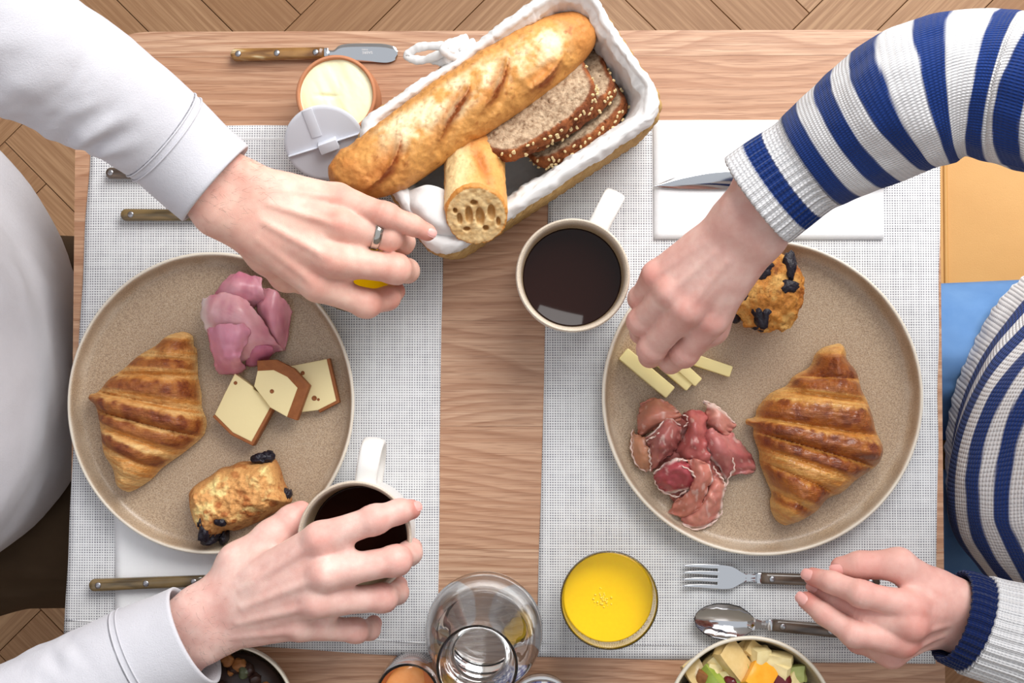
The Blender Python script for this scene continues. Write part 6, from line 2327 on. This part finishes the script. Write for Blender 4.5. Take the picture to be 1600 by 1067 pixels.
# ---------------------------------------------------------------- person on the left
def person_left():
    P = empty('person', (-.62, -.03, 0), 'person in a pale sweatshirt and dark trousers reaching with both hands', 'person', 'people at breakfast')
    shA = np.array((-.60, .17, TZ + .36)); shB = np.array((-.60, -.23, TZ + .36))
    # body: torso, neck, upper arms, head; the hands join it inside the sleeves
    elA = V3(U(-130, -26, .283)); elB = V3(U(-90, 1164, .112))
    caps = [((-.59, -.01, TZ - .10), (-.59, -.02, TZ + .20), .095, .085), ((-.595, .08, TZ + .28), (-.595, -.14, TZ + .28), .055, .055), (shA - np.array((0, .04, .05)), elA, .022, .020), (shB + np.array((0, .04, -.05)), elB, .022, .020),
            (elA, HA[3]['A'][-1], .026, .022), (elB, HB[3]['A'][-1], .026, .022), ((-.59, -.03, TZ + .33), (-.57, -.03, TZ + .46), .050, .052)]
    bt = solid_body(caps)
    hv = head((-.545, -.03, TZ + .62), 1, (226, 180, 160), MAT['hair'], None, P)
    V, Q, c = joinq([(HA[0], HA[1], HA[2]), (HB[0], HB[1], HB[2]), (bt[0], bt[1], np.tile(colr(226, 180, 160), (len(bt[0]), 1))), hv[:3]])
    body = build('body', V, Q, MAT['skin'], P, col=c)
    build('hair', hv[3], hv[4], MAT['hair'], P)
    nail(body, HA[3], 'pinky', (.55, -.1, .75), .0036, .0040, .0016)
    nail(body, HB[3], 'index', (.25, .35, .9), .0042, .0046, .0016)
    # short dark hairs on the wrists
    rnd = np.random.RandomState(4)
    bl = []
    for Hh in (HA, HB):
        Vh = Hh[0]; I = Hh[3]
        fa_ = I['A'][0] - I['W']; fa_ /= np.linalg.norm(fa_)
        al = (Vh - I['W']) @ fa_
        upd = (Vh - I['W']) @ I['up']
        ok = np.nonzero((al > -.045) & (al < .045) & (upd > .006))[0]
        w = np.clip((al[ok] + .045) / .05, 0, 1) ** 1.5
        pick = rnd.choice(ok, 230, p=w / w.sum())
        for i in pick:
            p = Vh[i]
            nrm = I['up'] + .5 * (p - (I['W'] + fa_ * al[i])) / .02
            nrm /= np.linalg.norm(nrm)
            d = -fa_ * .6 + I['lat'] * rnd.uniform(-.9, .2) + nrm * .25
            d /= np.linalg.norm(d)
            L = rnd.uniform(.004, .009)
            cv = np.array([p, p + d * L * .5 + nrm * .0006, p + d * L + nrm * .0002 + I['lat'] * rnd.uniform(-.001, .001)])
            bl.append(tube(cv, (.00005, .00004, .00001), 3, False))
    Vv, Fs = join(bl)
    tag(build('arm_hair', Vv, Fs, MAT['hair'], P), kind='stuff')
    # ring on the ring finger
    m, p = HA[3]['Fg']['ring'][0], HA[3]['Fg']['ring'][1]
    d = p - m; d /= np.linalg.norm(d)
    c0 = V3(U(588, 366, .128))
    c0 = m + d * ((c0 - m) @ d)
    a = np.linspace(0, 2 * np.pi, 48, endpoint=False)
    s1 = np.cross(d, (0, 0, 1)); s1 /= np.linalg.norm(s1); s2 = np.cross(s1, d)
    pts = []
    for ro, w in ((.0118, -.0030), (.0126, -.0022), (.0127, .0022), (.0118, .0030), (.0108, .0022), (.0108, -.0022)):
        pts.append(c0 + d * w + ro * (np.cos(a)[:, None] * s1 + np.sin(a)[:, None] * s2))
    pts.append(pts[0])
    V, Q = tubemesh(np.array(pts))
    build('ring', V, Q, MAT['ring'], P)

    # sweatshirt: torso and two sleeves
    def folds(seed, A0=.004, f=34, sidew=1.0):
        def g(t, a):
            q = np.stack([np.cos(a) * 1.3, np.sin(a) * 1.3, t * f], -1)
            low = np.clip(-np.cos(a) * sidew + .25 + .5 * (1 - sidew), 0, 1)
            st = sstep(.055, .10, t)
            return st * (A0 * fbm(q, seed, 3) * (.55 + .9 * low) + .0034 * low * np.sin(t * 235 + 1.8 * np.sin(a) + 5 * vnoise(np.stack([t * 16, np.cos(a), np.sin(a)], -1), seed)) * np.clip(.45 + 1.1 * vnoise(np.stack([t * 22, np.cos(a) * 1.4, np.sin(a) * 1.4], -1), seed + 2), 0, 1))
        return g
    tr, R, a = torso_rings([(-.585, 0, TZ - .135, .163, .262, .17), (-.585, 0, TZ - .115, .170, .255, .18), (-.585, 0, TZ - .03, .178, .215, .188), (-.585, 0, TZ + .05, .168, .20, .185), (-.588, -.01, TZ + .16, .140, .20, .195), (-.592, -.03, TZ + .27, .118, .205, .205),
                            (-.595, -.03, TZ + .34, .100, .19, .19), (-.590, -.03, TZ + .385, .080, .115, .115), (-.580, -.03, TZ + .41, .068, .075, .075)])
    q = np.stack([np.cos(a)[None] * 2.2 + 0 * tr[..., 0], np.sin(a)[None] * 2.2 + 0 * tr[..., 0], tr[..., 2] * 14], -1)
    tr[..., 0] += .010 * fbm(q, 77, 3); tr[..., 1] += .006 * fbm(q, 78, 3)
    Vt, Qt = tubemesh(tr)
    parts = [(Vt, Qt, np.ones((len(Vt), 3)))]
    cuffs = []
    for pts, seed, cl in (([(336, 286, .156, 79), (300, 255, .160, 80), (256, 214, .170, 83), (190, 165, .190, 92), (110, 115, .215, 102), (20, 62, .245, 112), (-120, -30, .280, 118), (-330, 10, .320, 130), ('w', -.56, .19, .325, .062), ('w', -.585, .10, .310, .072)], 5, .052),
                          ([(304, 992, .073, 82), (268, 1010, .072, 84), (222, 1030, .072, 86), (150, 1068, .074, 90), (60, 1112, .080, 94), (-60, 1160, .100, 100), (-220, 1190, .160, 110), (-480, 1220, .280, 130), ('w', -.585, -.20, .318, .064), ('w', -.588, -.10, .310, .072)], 9, .050)):
        V, t, a, T, D = sleeve(pts, 0, 96, .0018, folds(seed, sidew=1.0 if seed == 5 else .3), .90)
        cut = int(np.searchsorted(t, cl))
        Vs, Qs = tubemesh(V[cut:])
        # small step where the cuff is sewn on
        seam = V[cut:cut + 4].copy()
        parts.append((Vs, Qs, np.ones((len(Vs), 3))))
        cu = cuff_lip(V[:cut + 2], T)
        cuffs.append((cu, V[cut], D[cut, :3]))
    V, Q, c = joinq(parts)
    sw = build('sweatshirt', V, Q, MAT['fleece'], P)
    for cu, ring, cen in cuffs:
        Vc, Qc = tubemesh(cu)
        # rib the knit of the cuff
        cf = build('cuff', Vc, Qc, MAT['fleece'], sw)
        for off in (0.0, .0052):
            d = ring - cen
            L = np.linalg.norm(d, axis=1)[:, None]
            tdir = np.cross(ring[0] - cen, ring[24] - cen); tdir /= np.linalg.norm(tdir)
            pth = cen + d * (1 + .0003 / L) + tdir * off
            pth = np.vstack([pth, pth[:1]])
            Vv, Fs = tube(pth, .0007, 6, False)
            build('seam', Vv, Fs, MAT['fleece'], sw)
    # trousers
    kn = [(-.16, .075), (-.16, -.14)]
    caps = [((-.60, .05, TZ - .24), (-.60, -.11, TZ - .24), .13, .13)]
    for kx, ky in kn:
        caps += [((-.56, ky * .9, TZ - .215), (kx, ky, TZ - .20), .092, .070), ((kx, ky, TZ - .20), (kx - .04, ky, .10), .062, .055)]
    Vt, Qt = solid_body(caps, .006, .03)
    n = fbm(np.column_stack([Vt[:, 0] * 14, Vt[:, 1] * 30, Vt[:, 2] * 30]), 88, 3)
    Vt[:, 2] += .014 * n * (Vt[:, 2] > TZ - .25)
    build('trousers', Vt, Qt, MAT['khaki'], P)
    for kx, ky in kn:
        Vs, Qs = solid_body([((kx - .06, ky, .045), (kx + .14, ky, .035), .040, .032), ((kx - .05, ky, .05), (kx - .05, ky, .11), .042, .042)], .005, .03)
        Vs[:, 2] = np.maximum(Vs[:, 2], .001)
        build('shoe', Vs, Qs, MAT['whitewood'], P)


def m_cloth(name, a, b, scale=1.0):
    t = NT(name)
    n = t.noise(30, 4, .6)
    tw = t.wave(1500, .5, 1, t.map((1, 1, 1), (0, 0, .8)), 1, 'X')
    return t.out(t.mix(t.math('ADD', t.math('MULTIPLY', n, .6), t.math('MULTIPLY', tw, .3)), lin(*a), lin(*b)), .85, .15, None, t.bump(t.math('ADD', tw, t.noise(600, 3)), .3, .0008))


MAT['khaki'] = m_cloth('brown_cotton', (74, 58, 44), (96, 78, 60))
MAT['denim'] = m_cloth('blue_denim', (74, 118, 176), (128, 168, 214))
person_left()


# ---------------------------------------------------------------- person on the right
def person_right():
    P = empty('person', (.62, -.03, 0), 'person in a navy striped knit sweater and jeans picking up cheese', 'person', 'people at breakfast')
    shC = np.array((.585, .15, TZ + .34)); shD = np.array((.585, -.21, TZ + .34))
    elC = V3(U(1500, 134, .246)); elD = V3(U(1700, 1018, .096))
    caps = [((.58, -.06, TZ - .08), (.59, -.04, TZ + .20), .085, .075), ((.595, .07, TZ + .27), (.595, -.13, TZ + .27), .050, .050), (shC - np.array((0, .04, .05)), elC, .020, .018), (shD + np.array((0, .04, -.05)), elD, .020, .018),
            (elC, HC[3]['A'][-1], .024, .020), (elD, HD[3]['A'][-1], .024, .020), ((.585, -.03, TZ + .31), (.56, -.03, TZ + .44), .046, .048)]
    bt = solid_body(caps)
    hv = head((.535, -.03, TZ + .60), -1, (228, 184, 168), MAT['hair'], None, P, True)
    V, Q, c = joinq([(HC[0], HC[1], HC[2]), (HD[0], HD[1], HD[2]), (bt[0], bt[1], np.tile(colr(228, 184, 168), (len(bt[0]), 1))), hv[:3]])
    body = build('body', V, Q, MAT['skin'], P, col=c)
    build('hair', hv[3], hv[4], MAT['hair'], P)
    nail(body, HD[3], 'index', (-.35, .25, .9), .0050, .0058, .0016)
    nail(body, HD[3], 'ring', (-.45, .1, .85), .0050, .0058, .0016)
    nail(body, HD[3], 'middle', (-.4, .2, .85), .0046, .0054, .0016)
    nail(body, HD[3], 'thumb', (-.05, -.15, .98), .0056, .0062, .0016)

    def stripe(t, edges, first_navy):
        k = np.searchsorted(np.array(edges), t)
        return (k % 2 == 0) == first_navy
    parts, uvs = [], []
    # torso
    tr, R, a = torso_rings([(.55, -.080, TZ - .125, .164, .224, .12), (.55, -.083, TZ - .12, .166, .224, .12), (.55, -.090, TZ - .075, .170, .218, .12), (.552, -.095, TZ - .03, .186, .192, .125), (.562, -.090, TZ + .05, .172, .180, .13), (.578, -.075, TZ + .14, .150, .172, .14),
                            (.592, -.04, TZ + .25, .122, .18, .18), (.598, -.03, TZ + .32, .102, .175, .175), (.590, -.03, TZ + .365, .078, .11, .11), (.580, -.03, TZ + .39, .065, .07, .07)], 220)
    q = np.stack([np.cos(a)[None] * 2.0 + 0 * tr[..., 0], np.sin(a)[None] * 2.0 + 0 * tr[..., 0], tr[..., 2] * 12], -1)
    z = tr[..., 2] - TZ
    tr[..., 0] += .008 * fbm(q, 97, 3); tr[..., 1] += .008 * fbm(q, 98, 3)
    hemz = -.082
    ribs = np.cos(a * 90)[None] * .0011 * (z < hemz)
    tr[..., 0] += ribs * np.cos(a)[None]; tr[..., 1] += ribs * np.sin(a)[None]
    wav = z + .010 * fbm(q * .8, 99, 2)
    ph = ((wav - hemz) / .036) % 1.0
    nav = sstep(0, .045, ph) * (1 - sstep(.54, .585, ph)) * sstep(hemz - .0005, hemz + .0005, wav)
    col = NAVY * nav[..., None] + CREAM * (1 - nav[..., None])
    Vt, Qt = tubemesh(tr)
    parts.append((Vt, Qt, col.reshape(-1, 3)))
    uvs.append(np.column_stack([np.tile(a / (2 * np.pi) * 300, tr.shape[0]), (z / .0035).ravel()]))
    cuffs = []

    def folds(seed):
        def g(t, a):
            q = np.stack([np.cos(a) * 1.2, np.sin(a) * 1.2, t * 22], -1)
            return sstep(.05, .10, t) * .007 * fbm(q, seed, 3)
        return g
    # reaching arm with wide stripes
    pts = [(1184, 312, .170, 87), (1216, 288, .176, 86), (1262, 256, .186, 84), (1312, 222, .198, 92), (1362, 190, .212, 101), (1425, 152, .230, 112), (1500, 132, .244, 116), (1580, 140, .258, 122), (1700, 160, .285, 126), (1950, 190, .305, 132), ('w', .555, .145, .315, .056), ('w', .59, .06, .305, .066)]
    V, t, a, T, D = sleeve(pts, 0, 160, .0010, folds(21), .92)
    edges = [.0150, .0305, .0480]
    e = .0480
    while e < .9:
        e += .0155 if len(edges) % 2 == 1 else .0168
        edges.append(e)
    ribz = 1 - sstep(.040, .052, t)
    rad = V - D[:, None, :3]
    rl = np.linalg.norm(rad, axis=2, keepdims=True)
    V = V + rad / rl * (np.cos(a * 40)[None, :, None] * .0014 * ribz[:, None, None]) - rad / rl * (.0028 * ribz[:, None, None])
    slant = t[:, None] + .004 * np.sin(a)[None] * 0 + .0035 * fbm(np.stack([np.cos(a)[None] * 1.5 + 0 * t[:, None], np.sin(a)[None] * 1.5 + 0 * t[:, None], t[:, None] * 14 + 0 * a[None]], -1), 31, 2) * sstep(.04, .08, t)[:, None]
    nv = sum((1 if j % 2 == 0 else -1) * sstep(ed - .0007, ed + .0007, slant) for j, ed in enumerate(edges))
    col = NAVY * nv[..., None] + CREAM * (1 - nv[..., None])
    cut = int(np.searchsorted(t, .047))
    Vs, Qs = tubemesh(V[cut:])
    parts.append((Vs, Qs, col[cut:].reshape(-1, 3)))
    uv = np.stack([np.tile(a / (2 * np.pi) * 150, (len(t), 1)), np.repeat(t[:, None] / .0032, len(a), 1)], -1)
    uvs.append(uv[cut:].reshape(-1, 2))
    lip = cuff_lip(V[:cut + 2], T)
    cuffs.append((lip, np.concatenate([np.repeat(col[:1], 4, 0), col[:cut + 2]], 0), np.concatenate([np.repeat(uv[:1], 4, 0), uv[:cut + 2]], 0)))
    # resting arm: navy cuff, then plain ribbed cream
    pts = [(1487, 962, .074, 76), (1505, 968, .073, 78), (1530, 978, .072, 78), (1570, 990, .074, 80), (1640, 1008, .080, 88), (1760, 1025, .110, 98), (1960, 1040, .190, 110), ('w', .585, -.19, .300, .058), ('w', .592, -.10, .305, .066)]
    V, t, a, T, D = sleeve(pts, 0, 160, .0012, folds(23), .92)
    rad = V - D[:, None, :3]; rl = np.linalg.norm(rad, axis=2, keepdims=True)
    ribz = 1 - .0 * t
    V = V + rad / rl * (np.cos(a * 36)[None, :, None] * .0011 * (1 - sstep(.14, .2, t))[:, None, None])
    bandl = .0195
    V = V - rad / rl * (.002 * (t < bandl)[:, None, None]) + 0
    nv = (t[:, None] < bandl) | (((t[:, None] - .16) / .032 % 1 < .5) & (t[:, None] > .16)) | np.zeros((1, len(a)), bool)
    col = np.where(nv[..., None], np.array(lin(20, 36, 84)), CREAM)
    cut = int(np.searchsorted(t, bandl))
    Vs, Qs = tubemesh(V[cut:])
    parts.append((Vs, Qs, col[cut:].reshape(-1, 3)))
    uv = np.stack([np.tile(a / (2 * np.pi) * 150, (len(t), 1)), np.repeat(t[:, None] / .0032, len(a), 1)], -1)
    uvs.append(uv[cut:].reshape(-1, 2))
    lip = cuff_lip(V[:cut + 2], T)
    cuffs.append((lip, np.concatenate([np.repeat(col[:1], 4, 0), col[:cut + 2]], 0), np.concatenate([np.repeat(uv[:1], 4, 0), uv[:cut + 2]], 0)))
    V, Q, c = joinq(parts)
    sw = build('sweater', V, Q, MAT['knit'], P, col=c, uv=np.vstack(uvs))
    for cu, cc, uu in cuffs:
        Vc, Qc = tubemesh(cu)
        cf = build('cuff', Vc, Qc, MAT['knit'], sw, col=cc.reshape(-1, 3), uv=uu.reshape(-1, 2))
    # jeans
    kn = [(.14, .03), (.14, -.16)]
    caps = [((.60, .03, TZ - .235), (.60, -.13, TZ - .235), .12, .12)]
    for kx, ky in kn:
        caps += [((.56, ky * .95, TZ - .205), (kx, ky, TZ - .20), .085, .064), ((kx, ky, TZ - .20), (kx + .03, ky, .10), .058, .05)]
    Vt, Qt = solid_body(caps, .006, .03)
    n = fbm(np.column_stack([Vt[:, 0] * 14, Vt[:, 1] * 30, Vt[:, 2] * 30]), 89, 3)
    Vt[:, 2] += .010 * n * (Vt[:, 2] > TZ - .25)
    j = build('jeans', Vt, Qt, MAT['denim'], P)
    for kx, ky in kn:
        Vs, Qs = solid_body([((kx + .06, ky, .045), (kx - .13, ky, .035), .038, .030), ((kx + .05, ky, .05), (kx + .05, ky, .11), .040, .040)], .005, .03)
        Vs[:, 2] = np.maximum(Vs[:, 2], .001)
        build('shoe', Vs, Qs, MAT['whitewood'], P)


person_right()


# ---------------------------------------------------------------- the leather chair
def m_leather():
    t = NT('ochre_leather')
    v = t.voro(420, feature='DISTANCE_TO_EDGE')
    return t.out(t.mix(t.noise(14, 3), lin(204, 150, 84), lin(220, 168, 100)), .5, .4, None, t.bump(t.math('ADD', t.ramp(v, [(0, 0), (.1, 1)]), t.noise(60, 3)), .12, .0006))


def chair():
    lea = m_leather()
    h = -.30
    x0 = U(1430, 400, h).x; y1 = U(1500, 150, h).y; y0 = y1 - .56
    x1 = x0 + .50
    o = empty('dining_chair', ((x0 + x1) / 2, (y0 + y1) / 2, 0), 'ochre leather dining chair under the person in the striped sweater', 'chair')
    V, Fs = prism(rrect((x0 + x1) / 2, (y0 + y1) / 2, x1 - x0, y1 - y0, .05, 0, 8), TZ + h - .07, TZ + h, .016)
    build('seat', V, Fs, lea, o)
    xs = U(1478, 400, h).x
    path = np.array([(xs, y, TZ + h + .0002) for y in np.linspace(y0 + .012, y1 - .012, 30)])
    V, Fs = tube(path, .0024, 8)
    build('piping', V, Fs, lea, o)
    V, Fs = prism(rrect(x1 - .015, (y0 + y1) / 2, .05, y1 - y0 - .02, .02, 0, 6), TZ + h - .02, TZ + .14, .012)
    build('backrest', V, Fs, lea, o)
    for lx in (x0 + .05, x1 - .05):
        for ly in (y0 + .05, y1 - .05):
            V, Fs = lathe([(0, 0), (.011, 0), (.013, .01), (.018, TZ + h - .08), (.0, TZ + h - .072)], (lx, ly, 0), 16)
            build('leg', V, Fs, MAT['khaki'], o)


chair()


def stool():
    wood = MAT['khaki']
    o = empty('stool', (-.60, -.03, 0), 'dark wooden stool under the person in the pale sweatshirt', 'stool')
    V, Fs = prism(rrect(-.60, -.03, .30, .32, .04, 0, 6), TZ - .39, TZ - .36, .006)
    build('seat', V, Fs, wood, o)
    for lx in (-.71, -.49):
        for ly in (-.15, .09):
            V, Fs = lathe([(0, 0), (.013, 0), (.014, .01), (.018, TZ - .392), (0, TZ - .3905)], (lx, ly, 0), 14)
            build('leg', V, Fs, wood, o)


stool()
